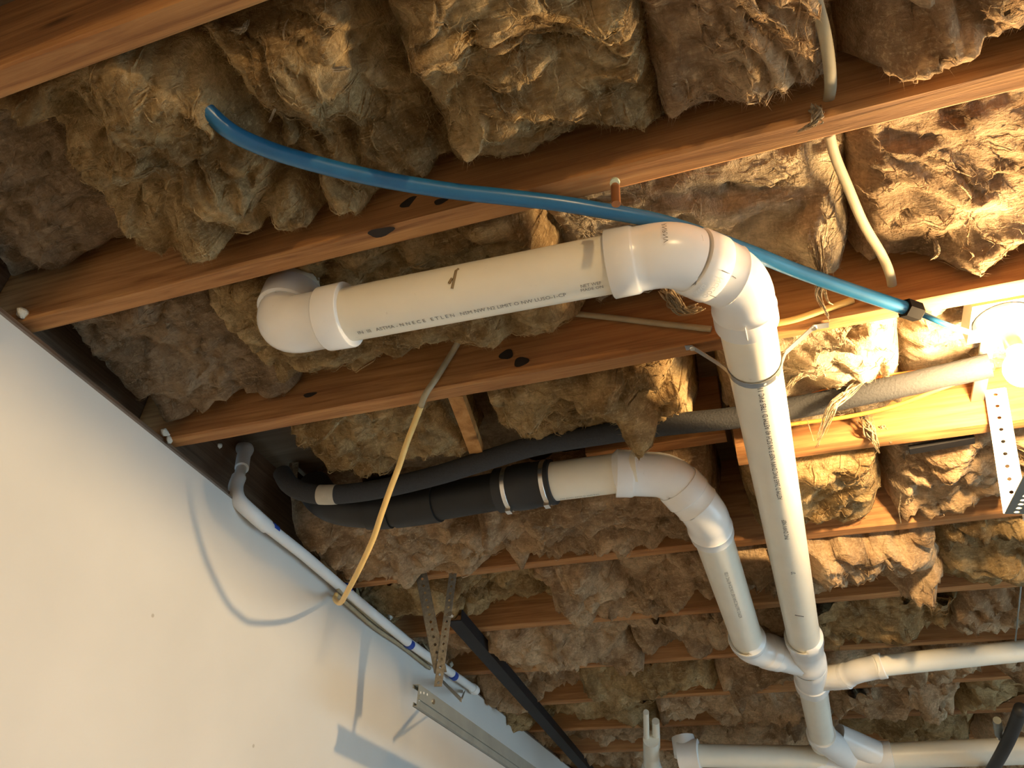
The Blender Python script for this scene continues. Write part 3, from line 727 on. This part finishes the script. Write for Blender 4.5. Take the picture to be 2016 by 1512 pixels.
# stamp across the first bend and felt-tip marks at the joints
def mark(px, py, Y, px2, py2, Y2, w, m, name):
    a = pY(px, py, Y); b = pY(px2, py2, Y2)
    n = -(a+b).normalized()
    mb = MB(); mb.bar(a, b, w, 0.0008, n); return mb.build(name, m, drain, smooth=False)
def surf_pt(px, py, A, d, r):
    """nearest hit of the ray through a pixel with the cylinder (A, d, r)"""
    q = ray(px, py).normalized(); d = Vector(d).normalized(); A = Vector(A)
    qq = q - d*q.dot(d); aa = -A - d*(-A).dot(d)
    a = qq.dot(qq); b = 2*qq.dot(aa); c = aa.dot(aa) - r*r
    disc = max(0, b*b-4*a*c); t = (-b - math.sqrt(disc))/(2*a)
    return q*t
def surf_mark(name, p1, p2, A, d, r, w, m, seg=4):
    pts = [surf_pt(p1[0]+(p2[0]-p1[0])*i/seg, p1[1]+(p2[1]-p1[1])*i/seg, A, d, r+0.0006) for i in range(seg+1)]
    mb = MB(); mb.sweep(pts, w, 6); return mb.build(name, m, drain)
surf_mark('felt_mark', (646,650), (664,676), hubP, dP0, RH, 0.0010, M['ink'])
surf_mark('stain', (898,533), (890,568), a0, dP0, R3, 0.0022, M['dirt'])
surf_mark('stain', (890,548), (884,558), a0, dP0, R3, 0.0022, M['dirt'])
surf_mark('stain', (898,533), (903,529), a0, dP0, R3, 0.0016, M['dirt'])
surf_mark('scratch', (1382,462), (1385,474), midj, dm, RH, 0.0006, M['emboss'])
surf_mark('felt_mark', (1421,532), (1437,539), midj, dm, RH, 0.0005, M['ink_faint'])
surf_mark('felt_mark', (1442,543), (1449,548), midj, dm, 0.0505, 0.0005, M['ink_faint'])
surf_mark('felt_mark', (1398,581), (1410,586), midj, dm, RH, 0.0005, M['ink_faint'])
surf_mark('scratch', (1467,645), (1472,670), b0, dP1, 0.0505, 0.0007, M['emboss'])
surf_mark('felt_mark', (1565,1211), (1582,1214), onP1(2.2), dP1, R3, 0.0012, M['ink'])
def ring_text(name, text, size, centre, axis, face, radius, m, parent):
    """letters that run around a hub"""
    ax = Vector(axis).normalized(); n = Vector(face); n = (n-ax*n.dot(ax)).normalized(); s = n.cross(ax)
    cu = bpy.data.curves.new(name, 'FONT'); cu.body = text; cu.size = size; cu.align_x = 'CENTER'; cu.align_y = 'CENTER'; cu.resolution_u = 2
    t = bpy.data.objects.new('tmp_text', cu); C.objects.link(t); bpy.context.view_layer.update()
    me = bpy.data.meshes.new_from_object(t.evaluated_get(bpy.context.evaluated_depsgraph_get()))
    out = []
    for v in me.vertices:
        a = v.co.x/radius
        out.append(Vector(centre) + ax*v.co.y + (n*math.cos(a) + s*math.sin(a))*(radius+0.0006))
    fs = [tuple(p_.vertices) for p_ in me.polygons]
    bpy.data.objects.remove(t); bpy.data.curves.remove(cu); bpy.data.meshes.remove(me)
    return obj(name, out, fs, m, parent, smooth=False)
pm = midj - dm*0.004
ring_text('raised_letters', 'NCCOO', 0.011, pm, -dm, facing(pm, dm, 28), RH, M['emboss'], drain)
pm = midj - dm*0.020
ring_text('raised_letters', 'DWV PVC-1', 0.009, pm, -dm, facing(pm, dm, 52), RH, M['emboss'], drain)
pm = V1 - dP0*0.004
ring_text('stamped_letters', 'RNRNV', 0.010, pm, -dP0, facing(pm, dP0, -36), 0.0505, M['ink_faint'], drain)

# steel strap round the main drain ---------------------------------------
nl = pz(1363, 684, H-0.004); nr = pz(1602, 644, H-0.004)
strap = empty('steel_pipe_strap', (nl+nr)/2, 'thin perforated steel strap looped under the white drain pipe and nailed to the joist', 'pipe strap')
ys = 1.106; cz = onP1(ys)
loop = [nl + Vector((-0.012,0,0.002)), nl]
loop += [Vector((-0.055, ys, 0.868))]
for k in range(13):
    a = math.radians(-82 + 164*k/12); loop.append(Vector((cz.x + 0.0462*math.sin(a), ys + 0.006*math.cos(a), cz.z - 0.0462*math.cos(a))))
loop += [Vector((0.056, ys, 0.868)), nr, nr + Vector((0.024, 0.0, -0.001))]
def ribbon(name, path, w, t, wdir, m, parent):
    path = [Vector(p) for p in path]; vs = []; fs = []
    for i, p in enumerate(path):
        a = path[max(i-1,0)]; b = path[min(i+1,len(path)-1)]; T = (b-a).normalized()
        s = Vector(wdir); s = (s - T*s.dot(T)).normalized(); n = T.cross(s)
        vs += [p - s*w/2 - n*t/2, p + s*w/2 - n*t/2, p + s*w/2 + n*t/2, p - s*w/2 + n*t/2]
    for i in range(len(path)-1):
        for k in range(4): fs.append((i*4+k, i*4+(k+1)%4, (i+1)*4+(k+1)%4, (i+1)*4+k))
    fs += [(3,2,1,0), tuple(len(vs)-4+k for k in range(4))]
    return obj(name, vs, fs, m, parent, auto=40)
ribbon('band', loop, 0.016, 0.0012, (0,1,0.15), M['steel_band'], strap)
for nn in (nl, nr):
    mb = MB(); mb.sweep([nn+Vector((0,0,0.012)), nn+Vector((0,0,-0.003)), nn+Vector((0,0,-0.0045))], [0.002, 0.0055, 0.0045], 10); mb.build('nail_head', M['clamp'], strap)
for k in (8, 10):
    p = loop[3+k-1]; d = (p-cz); d.y = 0; d.normalize()
    mb = MB(); mb.sweep([p+d*0.0004, p+d*0.0014], 0.0024, 8); mb.build('punched_hole', M['white_steel'], strap)

# ------------------------------------------------------------------ black drain, coupling, foam pipe
absd = empty('black_drain_pipe', pz(850, 990, 0.9), 'black plastic drain pipe bending up at its end, joined to white pipe by a coupling', 'drain pipe')
za = 0.897
apts = [pz(618, 958, 0.985), pz(632, 978, 0.945), pz(660, 995, 0.912), pz(710, 1003, za), pz(780, 1000, za), pz(880, 985, za), c0 - dA*0.02]
pa = smooth_path(apts, 8)
mb = MB(); mb.sweep(pa, R3*0.98, 32); mb.build('pipe', M['abs'], absd, auto=40)
def near(path, px):
    best = min(path, key=lambda p: abs(proj_x(p)-px)); i = path.index(best)
    return best, (path[min(i+1,len(path)-1)]-path[max(i-1,0)]).normalized()
def proj_x(p):
    q = Vector((RX.x*p.x+RY.x*p.y+RZ.x*p.z, 0, RX.z*p.x+RY.z*p.y+RZ.z*p.z)); return 1008 + FPX*q.x/-q.z
for (x0, x1) in ((722, 768), (778, 870)):
    sub = [p for p in pa if x0-4 <= proj_x(p) <= x1+6]
    if len(sub) > 1:
        mb = MB(); mb.sweep(sub, R3*1.08, 32); mb.build('hub', M['abs'], absd, auto=40)
coup = empty('rubber_coupling', pz(1035, 958, 0.9), 'black rubber sleeve coupling with two steel hose clamps', 'pipe coupling')
s0 = pz(980, 966, armz); s1 = pz(1092, 948, armz); ds = (s1-s0).normalized()
mb = MB(); L = (s1-s0).length
mb.sweep([s0, s0+ds*0.002, s0+ds*L*0.30, s0+ds*L*0.34, s0+ds*L*0.62, s0+ds*L*0.66, s1-ds*0.002, s1], [R3, 0.051, 0.051, 0.053, 0.053, 0.051, 0.051, R3], 36); mb.build('sleeve', M['rubber'], coup, auto=40)
for t in (0.22, 0.88):
    p = s0+ds*L*t
    cl = ring('clamp', p, ds, 0.0525, 0.011, M['clamp'], coup)
    n = facing(p, ds, 58)
    mb = MB(); mb.bar(p+n*0.056-ds*0.006, p+n*0.056+ds*0.006, 0.016, 0.010, n); mb.build('screw_box', M['clamp'], cl)
fp = [pz(556, 932, 0.965), pz(570, 954, 0.925), pz(600, 969, 0.90), pz(650, 974, 0.888), pz(740, 964, 0.893), pz(860, 936, 0.905), pz(960, 905, 0.918), pz(1060, 876, 0.93), pz(1180, 856, 0.935), pz(1300, 838, 0.935), pz(1450, 822, 0.935), pz(1580, 800, 0.935), pz(1700, 775, 0.933), pz(1830, 747, 0.930), pz(1950, 719, 0.926)]
foam = empty('foam_sleeved_pipe', fp[7], 'long pipe in black foam sleeve running beside the lamp, its cut end lit grey', 'insulated pipe')
mb = MB(); mb.sweep(smooth_path(fp, 6), 0.0225, 24); mb.build('foam_sleeve', M['foam'], foam, auto=50)
tp = smooth_path(fp, 6); sub = [p for p in tp if 625 <= proj_x(p) <= 672]
mb = MB(); mb.sweep(sub, 0.0233, 24); mb.build('tape_wrap', M['tape'], foam, auto=50)
dE_ = (fp[-1]-fp[-2]).normalized()
mb = MB(); mb.sweep([fp[-1]-dE_*0.02, fp[-1]+dE_*0.004], [0.0115, 0.0112], 16); mb.build('pipe_end', M['copper'], foam, auto=50)
# two cables alongside the foam sleeve
for nm, pts, lab in (('orange_cable', [(1480,850,0.925),(1560,835,0.925),(1660,822,0.918),(1760,800,0.912),(1860,762,0.91),(1940,735,0.92)], 'thin orange cable just below the foam-sleeved pipe near the lamp'),
                     ('orange_cable', [(1560,790,0.955),(1640,765,0.96),(1740,742,0.958),(1860,726,0.955),(1935,716,0.95)], 'thin orange cable just above the foam-sleeved pipe near the lamp')):
    mb = MB(); mb.sweep(smooth_path([pz(*p) for p in pts], 8), 0.0042, 10); tag(mb.build(nm, M['orange'], auto=180), lab, 'cable')

# ------------------------------------------------------------------ blue tube
bpts = [(330,105,1.03),(352,150,0.965),(390,200,0.925),(451,257,0.905),(520,291,0.9),(590,314,0.897),(690,340,0.896),(789,360,0.895),(897,377,0.895),(997,388,0.895),(1090,399,0.895),(1171,412,0.895),(1310,439,0.896),(1465,492,0.896),(1563,531,0.896),(1663,567,0.896),(1795,611,0.896)]
bt = empty('blue_water_tube', pz(997, 388, 0.895), 'blue plastic tube sweeping under the joists to a black nut near the lamp', 'water tube')
bpath = smooth_path([pz(*p) for p in bpts], 8)
mb = MB(); mb.sweep(bpath, [0.0122 - 0.0012*i/len(bpath) for i in range(len(bpath))], 20); mb.build('tube', M['blue'], bt, auto=180)
e = bpath[-1]; dB = (bpath[-1]-bpath[-6]).normalized()
mb = MB(); mb.sweep([e-dB*0.016, e-dB*0.015, e+dB*0.012, e+dB*0.014], [0.014, 0.0165, 0.0165, 0.0145], 6); mb.build('hex_nut', M['nut'], bt, auto=20)
mb = MB(); mb.sweep([e+dB*0.01, pz(1870,642,0.896), pz(1935,663,0.897)], [0.0052, 0.0048, 0.0042], 12); mb.build('thin_tail', M['blue'], bt, auto=180)  # tube goes on thinner here, the lamp's bloom put into its shape

# ------------------------------------------------------------------ cables
cabW = [pX(662,1170,-1.185), pX(690,1195,-1.198), pX(740,1238,-1.203), pX(790,1272,-1.205), pX(846,1316,-1.206)]
cpts = [pY(912,655,1.05), pY(893,690,1.079), pY(862,740,1.079), pY(838,776,1.079), pz(829,799,0.9005), Vector((-0.659,1.147,0.876)), Vector((-0.680,1.167,0.850)), Vector((-0.704,1.192,0.816)), Vector((-0.730,1.218,0.788)),
        Vector((-0.768,1.260,0.752)), Vector((-0.803,1.302,0.725)), Vector((-0.847,1.348,0.700)), Vector((-0.886,1.390,0.687)), pY(683,1166,1.455), pY(670,1187,1.60), pX(659,1180,-1.17)] 
cab = empty('hanging_cable', cpts[12], 'cream cable hanging in a loop from the joist to the wall top', 'cable')
mb = MB(); mb.sweep(smooth_path(cpts[:5], 6), 0.0062, 12); mb.build('dusty_end', M['romex_grey'], cab, auto=180)
mb = MB(); mb.sweep(smooth_path(cpts[4:] + cabW[:1], 8), 0.0062, 12); mb.build('loop', M['romex'], cab, auto=180)
mb = MB(); mb.sweep(smooth_path(cabW, 6), 0.0056, 10); mb.build('wall_run', M['romex_grey'], cab, auto=180)
mb = MB(); mb.sweep(smooth_path([p + Vector((0.002,0.0,0.014)) for p in cabW], 6), 0.0050, 10); mb.build('wall_run', M['romex_grey'], cab, auto=180)
# flat cable across the upper bays
for pts, lab in (([(1520,-235,1.0),(1562,-140,0.955),(1590,-60,0.935),(1606,0,0.93),(1622,60,0.922),(1632,120,0.92),(1635,170,0.925),(1630,205,0.95)], 'flat tan cable pressed into the wool in the top bay'),
                 ([(1632,262,0.985),(1645,310,0.985),(1670,370,0.982),(1700,440,0.975),(1735,500,0.962),(1752,540,0.95),(1758,575,0.955)], 'flat tan cable pressed into the wool beside the lamp')):
    mb = MB(); mb.sweep(smooth_path([pz(*p) for p in pts], 8), 0.0075, 12, squash=0.6); tag(mb.build('flat_cable', M['romex_grey'], auto=180), lab, 'cable')
# cable lying along the near face of the third joist, behind the white pipe
mb = MB(); mb.sweep(smooth_path([pY(1105,615,1.079), pY(1200,625,1.079), pY(1300,637,1.079), pY(1400,648,1.079)], 6), 0.0056, 10)
tag(mb.build('grey_cable', M['romex_grey'], auto=180), 'dusty cable stapled along the joist just left of the strapped white pipe', 'cable')
mb = MB(); mb.sweep(smooth_path([pY(1510,640,1.079), pY(1560,630,1.079), pY(1610,614,1.079), pY(1680,590,1.079)], 6), 0.0058, 10)
tag(mb.build('yellow_cable', M['romex'], auto=180), 'yellow cable along the joist just right of the white pipe bend', 'cable')

# copper stub by the second joist
st = empty('copper_stub', pz(1215, 385, 0.93), 'short copper stub with a pale green cap beside the joist', 'pipe stub')
mb = MB(); mb.sweep([pY(1213,402,JF[1]-0.042), pY(1211,362,JF[1]-0.0435)], 0.0062, 14); mb.build('stub', M['copper'], st)
mb = MB(); q = pY(1211,362,JF[1]-0.045); mb.sweep([q+Vector((0,0,0.004)), q+Vector((0,-0.003,-0.003))], [0.0068,0.0066], 14); mb.build('cap', M['greencap'], st)

# ------------------------------------------------------------------ small water pipe on the wall
cp = empty('white_water_pipe', pX(600, 1090, -1.19), 'thin white water pipe with elbows running along the wall top', 'water pipe')
wp = [pX(508, 1022, -1.186), pX(600, 1094, -1.186), pX(700, 1180, -1.186), pX(800, 1262, -1.187), pX(932, 1356, -1.190)]
cA = pY(464, 960, 1.345); cB = pY(480, 897, 1.385)
mb = MB(); mb.sweep(wp, 0.0143, 18); mb.build('pipe', M['cpvc'], cp, auto=60)
mb = MB(); mb.sweep(smooth_path([pX(525,1036,-1.186), pX(500,1014,-1.186), pY(470,985,1.335), cA, pY(470,940,1.355)], 6), 0.0180, 18); mb.build('elbow', M['cpvc'], cp, auto=60)
mb = MB(); mb.sweep([pY(469,945,1.352), pY(477,915,1.372)], 0.0135, 18); mb.build('pipe', M['cpvc'], cp, auto=60)
mb = MB(); mb.sweep(smooth_path([pY(476,922,1.366), cB, pY(486,884,1.40), pY(470,884,1.43)], 6), 0.0175, 18); mb.build('elbow', M['cpvc'], cp, auto=60)
dW = (wp[-1]-wp[0]).normalized()
for (x, y) in ((536, 1042), (681, 1160), (806, 1268), (893, 1330)):
    ring('blue_band', pX(x, y, -1.187), dW, 0.0154, 0.024, M['blueband'], cp, 18)
mb = MB(); mb.sweep(smooth_path([wp[-1]-dW*0.01, wp[-1]+dW*0.02, wp[-1]+dW*0.035+Vector((-0.02,0,0.01))], 5), 0.0175, 18); mb.build('elbow', M['cpvc'], cp, auto=60)

# plaster crumbs on the plate
for k, (x, y, s) in enumerate(((46, 617, 0.013), (325, 852, 0.012), (333, 866, 0.010), (768, 1214, 0.012), (888, 1308, 0.013), (433, 878, 0.008))):
    p = pX(x, y, XW-0.004); rr = random.Random(k)
    vs = []; fs = []
    n = 8
    for i in range(5):
        th = math.pi*i/4
        for j in range(n):
            ph = 2*math.pi*j/n; r = s*(0.7+0.5*rr.random())
            vs.append((p.x + r*0.6*math.sin(th)*math.cos(ph), p.y + r*math.sin(th)*math.sin(ph), p.z + r*0.8*math.cos(th)))
    for i in range(4):
        for j in range(n): fs.append((i*n+j, i*n+(j+1)%n, (i+1)*n+(j+1)%n, (i+1)*n+j))
    tag(obj('plaster_crumb', vs, fs, M['plaster']), ['pale plaster crumb on the wall top by the joist under the dark corner batt', 'upper plaster crumb of the pair where the knotted joist meets the wall', 'lower plaster crumb of the pair where the knotted joist meets the wall',
        'pale plaster crumb on the wall top between the hanging cable and the track hanger', 'pale plaster crumb on the wall top just beyond the track hanger', 'tiny plaster crumb near the upper elbow of the thin water pipe'][k], 'plaster crumb', 'plaster crumbs on the wall top')

# ------------------------------------------------------------------ garage-door track and hangers
def perforated(name, o, ud, vd, nrm, Lu, Wv, t, nh, rows, m, parent, rad=0.0042):
    """flat strip from o along ud (length Lu), width Wv along vd, with real holes (rows across)"""
    ud, vd, nrm = Vector(ud).normalized(), Vector(vd).normalized(), Vector(nrm).normalized()
    o = Vector(o); vs = []; fs = []
    cu_, cv_ = Lu/nh, Wv/rows; K = 8
    def P(u, v, k): return o + ud*u + vd*v + nrm*(t*k)
    for i in range(nh):
        for j in range(rows):
            u0, v0 = i*cu_, j*cv_; uc, vc = u0+cu_/2, v0+cv_/2
            rr = min(rad, cu_*0.35, cv_*0.35)
            base = len(vs)
            sq = [(u0,v0),(uc,v0),(u0+cu_,v0),(u0+cu_,vc),(u0+cu_,v0+cv_),(uc,v0+cv_),(u0,v0+cv_),(u0,vc)]
            an = [225,270,315,0,45,90,135,180]
            for k in (0,1):
                for (u,v) in sq: vs.append(P(u,v,k))
                for a in an: vs.append(P(uc+rr*math.cos(math.radians(a)), vc+rr*math.sin(math.radians(a)), k))
            for e_ in range(8):
                f = (e_+1) % 8
                fs.append((base+e_, base+f, base+8+f, base+8+e_))
                fs.append((base+16+f, base+16+e_, base+24+e_, base+24+f))
                fs.append((base+8+e_, base+8+f, base+24+f, base+24+e_))
    # rim
    r0 = len(vs); c4 = [(0,0),(Lu,0),(Lu,Wv),(0,Wv)]
    for k in (0,1): vs += [P(u,v,k) for (u,v) in c4]
    for e_ in range(4):
        f = (e_+1) % 4; fs.append((r0+e_, r0+4+e_, r0+4+f, r0+f))
    return obj(name, vs, fs, m, parent, smooth=False)
YT = 1.815
tA = pY(823, 1347, YT); tB = pY(822, 1387, YT)
XT = tA.x + 0.002; ZT1 = tA.z; ZT0 = tB.z - 0.004
track = empty('garage_door_track', (XT, YT, ZT0), 'galvanised garage door track hung near the white wall', 'door track')
Yend = 4.6
mb = MB(); mb.box((XT, YT, ZT0), (XT+0.0018, Yend, ZT1)); mb.build('web', M['galv'], track, smooth=False)
mb = MB(); mb.bar((XT+0.003, YT+0.002, ZT0+0.022), (XT+0.003, Yend, ZT0+0.022), 0.005, 0.010, (0,0,1)); mb.build('rib', M['galv'], track, smooth=False)
mb = MB(); mb.box((XT-0.016, YT, ZT1-0.0018), (XT, Yend, ZT1)); mb.box((XT-0.016, YT, ZT1-0.008), (XT-0.014, Yend, ZT1)); mb.build('flange', M['galv'], track, smooth=False)
mb = MB(); mb.box((XT-0.010, YT, ZT0), (XT, Yend, ZT0+0.0018)); mb.box((XT-0.010, YT, ZT0), (XT-0.008, Yend, ZT0+0.010)); mb.build('flange', M['galv'], track, smooth=False)
mb = MB(); mb.sweep([(XT+0.002, YT+0.085, ZT0+0.034), (XT+0.006, YT+0.085, ZT0+0.034)], 0.0065, 12); mb.build('bolt', M['clamp'], track)
for (dy, dz) in ((0.012, 0.036), (0.010, 0.018), (0.030, 0.040), (0.050, 0.042)):
    mb = MB(); mb.sweep([(XT+0.0012, YT+dy, ZT0+dz), (XT+0.0022, YT+dy, ZT0+dz)], 0.003, 10); mb.build('punched_hole', M['white_steel'], track)
hz0 = ZT1 - 0.02
# hanger: perforated angle from the joist, and a strap
hgr = empty('perforated_track_hanger', (XT, YT+0.06, hz0), 'dusty perforated steel angle holding the garage door track', 'track hanger')
h1 = pY(812, 1095, 1.862); h0 = pY(856, 1325, YT+0.055)
ax = (h1-h0).normalized()
perforated('angle_leg', h0, ax, Vector((1,0,0)), Vector((0,-1,0)), (h1-h0).length, 0.034, 0.002, 16, 1, M['galv_dusty'], hgr, 0.0045)
perforated('angle_leg', h0, ax, Vector((0,1,0)), Vector((-1,0,0)), (h1-h0).length, 0.030, 0.002, 16, 1, M['galv_dusty'], hgr, 0.0045)
stp = empty('track_strap', pY(880, 1200, 1.87), 'dusty grey steel strap running from the joist down to the track end', 'track hanger')
g1_ = pY(896, 1095, 1.868); g0_ = pY(862, 1352, YT+0.05)
axs = (g1_-g0_).normalized()
perforated('strap', g0_ - Vector((0.010,0,0)), axs, Vector((1,0.1,0)), Vector((0,-1,0)), (g1_-g0_).length, 0.021, 0.002, 18, 1, M['galv_dusty'], stp, 0.0038)
mb = MB(); q = pY(893, 1100, 1.864); mb.sweep([q, q+Vector((0,-0.006,0))], 0.006, 10); mb.build('bolt', M['clamp'], stp)
mb = MB(); q = pY(886, 1212, 1.850); mb.sweep([q+Vector((0.004,0,0)), q+Vector((0.004,-0.012,0))], 0.007, 10); mb.build('bolt', M['clamp'], stp)
# wire bracket between the wall and the track
brk = empty('track_bracket', pY(920, 1380, 2.1), 'small dark steel bracket between the wall and the track', 'bracket')
b_a = pX(872, 1342, XW+0.004); b_b = pY(908, 1378, 2.07); b_c = pX(914, 1362, XW+0.006)
mb = MB(); mb.bar(b_a, b_b, 0.012, 0.002, (1,0,0)); mb.build('arm', M['galv_dusty'], brk, smooth=False)
mb = MB(); mb.bar(b_b, b_c, 0.012, 0.002, (0,1,0)); mb.build('arm', M['galv_dusty'], brk, smooth=False)

# black rail
ra = pz(893, 1222, 0.872); rb = pz(1148, 1512, 0.872)
rail = empty('black_rail', ra, 'long black painted steel rail running under the joists near the wall', 'rail')
dR = (rb-ra).normalized(); rb2 = rb + dR*0.5
mb = MB(); mb.bar(ra, rb2, 0.048, 0.003, (0,0,1)); mb.build('flat_leg', M['blackpaint'], rail, smooth=False)
sd = dR.cross(Vector((0,0,1))).normalized()
mb = MB(); mb.bar(ra+sd*0.024+Vector((0,0,0.016)), rb2+sd*0.024+Vector((0,0,0.016)), 0.003, 0.034, (0,0,1)); mb.build('upright_leg', M['blackpaint'], rail, smooth=False)

# ------------------------------------------------------------------ perforated angles at the lamp side
YA = 1.470
w0 = pY(1975, 1012, YA); wt_ = pY(1938, 770, YA)
ang = empty('white_perforated_angle', w0, 'bright white perforated steel angle hanging beside the lamp', 'steel angle')
axu = (wt_-w0).normalized()
perforated('angle_leg', w0 - Vector((0.0,0,0)), axu, Vector((1,0,0)), Vector((0,-1,0)), (wt_-w0).length, 0.036, 0.0025, 10, 1, M['white_steel'], ang, 0.0042)
perforated('angle_leg', w0 + Vector((0.036,0,0)), axu, Vector((0,1,0)), Vector((1,0,0)), (wt_-w0).length, 0.036, 0.0025, 10, 1, M['white_steel'], ang, 0.0042)
an2 = empty('grey_perforated_angle', w0 + Vector((0.03,0,0)), 'blue-grey perforated steel angle bolted low on the white angle', 'steel angle')
g0 = pY(1978, 1012, YA-0.01); g1 = pY(2040, 890, YA-0.30)
axg = (g1-g0).normalized(); vg = Vector((0.9, 0.43, -0.05)); vg = (vg - axg*vg.dot(axg)).normalized()
perforated('angle_leg', g0, axg, vg, axg.cross(vg), (g1-g0).length*1.6, 0.034, 0.0025, 22, 1, M['galv'], an2, 0.005)
perforated('angle_leg', g0+vg*0.034, axg, axg.cross(vg), vg, (g1-g0).length*1.6, 0.030, 0.0025, 22, 1, M['galv'], an2, 0.005)
# dark bar under the short joist
mb = MB(); mb.bar(pz(1790, 886, H+0.008), pz(1918, 864, H+0.008), 0.022, 0.010, (0,0,1))
tag(mb.build('flat_bar', M['blackpaint'], smooth=False), 'short dark flat bar under the short joist near the white angle', 'flat bar')

# black hose and connector at the far right
hose = empty('black_hose', pz(1975, 1470, 0.72), 'thick black hose crossing in front of the far cross pipe', 'hose')
mb = MB(); mb.sweep(smooth_path([pz(2010, 1395, 0.75), pz(1993, 1440, 0.725), pz(1974, 1480, 0.70), pz(1945, 1530, 0.68)], 6), 0.020, 18); mb.build('hose', M['rubber'], hose, auto=180)
cn = empty('metal_connector', pz(1966, 1435, 0.74), 'small ribbed steel connector beside the black hose', 'connector')
q0 = pz(1963, 1418, 0.75); q1 = pz(1968, 1452, 0.74); dq = (q1-q0)
mb = MB(); mb.sweep([q0, q0+dq*0.2, q0+dq*0.25, q0+dq*0.45, q0+dq*0.5, q0+dq*0.8], [0.012, 0.014, 0.011, 0.015, 0.012, 0.014], 14); mb.build('body', M['galv'], cn, auto=30)
mb = MB(); mb.sweep([q0+dq*0.8, q1], [0.011, 0.010], 14); mb.build('tip', M['clamp'], cn, auto=30)
mb = MB(); mb.sweep([pz(2010, 1150, 0.90), pz(1999, 1262, 0.83)], 0.0022, 8)
tag(mb.build('hanger_wire', M['galv'], auto=180), 'thin straight hanger wire above the right end of the white branch pipe', 'wire')

# ------------------------------------------------------------------ the lamp
m, nt, b = nodes('glowing_bulb')
b.inputs['Emission Color'].default_value = (*LAMP_COL, 1); b.inputs['Emission Strength'].default_value = LAMP_STRENGTH
b.inputs['Base Color'].default_value = (0.9, 0.9, 0.9, 1)
def make_lamp(lx, ly, lz, yn, yf, label):
    lamp = empty('bulb_lamp', (lx, ly, lz), label, 'lamp')
    mb = MB(); mb.sweep([(lx, ly, lz+0.068), (lx, ly, lz+0.074), (lx, ly, lz+0.098), (lx, ly, lz+0.102)], [0.024, 0.030, 0.046, 0.046], 28); mb.build('holder', M['porcelain'], lamp)
    mb = MB(); mb.box((lx-0.05, ly-0.05, lz+0.103), (lx+0.05, ly+0.05, lz+0.14)); mb.build('junction_box', M['galv'], lamp, smooth=False)
    mb = MB(); mb.box((lx-0.012, yn, lz+0.141), (lx+0.012, yf, lz+0.146)); mb.build('hanger_bar', M['galv'], lamp, smooth=False)
    mb = MB(); mb.sweep([(lx, ly, lz+0.040), (lx, ly, lz+0.068)], [0.0135, 0.0135], 20); mb.build('screw_cap', M['brass'], lamp)
    pts = []; R = []
    for k in range(13):
        t = k/12; a = math.pi*(0.02+0.80*t)
        pts.append((lx, ly, lz - 0.030*math.cos(a))); R.append(0.030*math.sin(a))
    pts.append((lx, ly, lz+0.040)); R.append(0.0135)
    mb = MB(); mb.sweep(pts, R, 24); mb.build('bulb', m, lamp, auto=180)
make_lamp(*LAMP, JF[2]+0.001, JF[3]-JT-0.001, 'bare glowing bulb in a porcelain holder beside the foam-sleeved pipe')
make_lamp(*FILL_LAMP, FILL_LAMP[1]-0.18, FILL_LAMP[1]+0.18, 'added fill bulb in a porcelain holder, out of view towards the back wall')
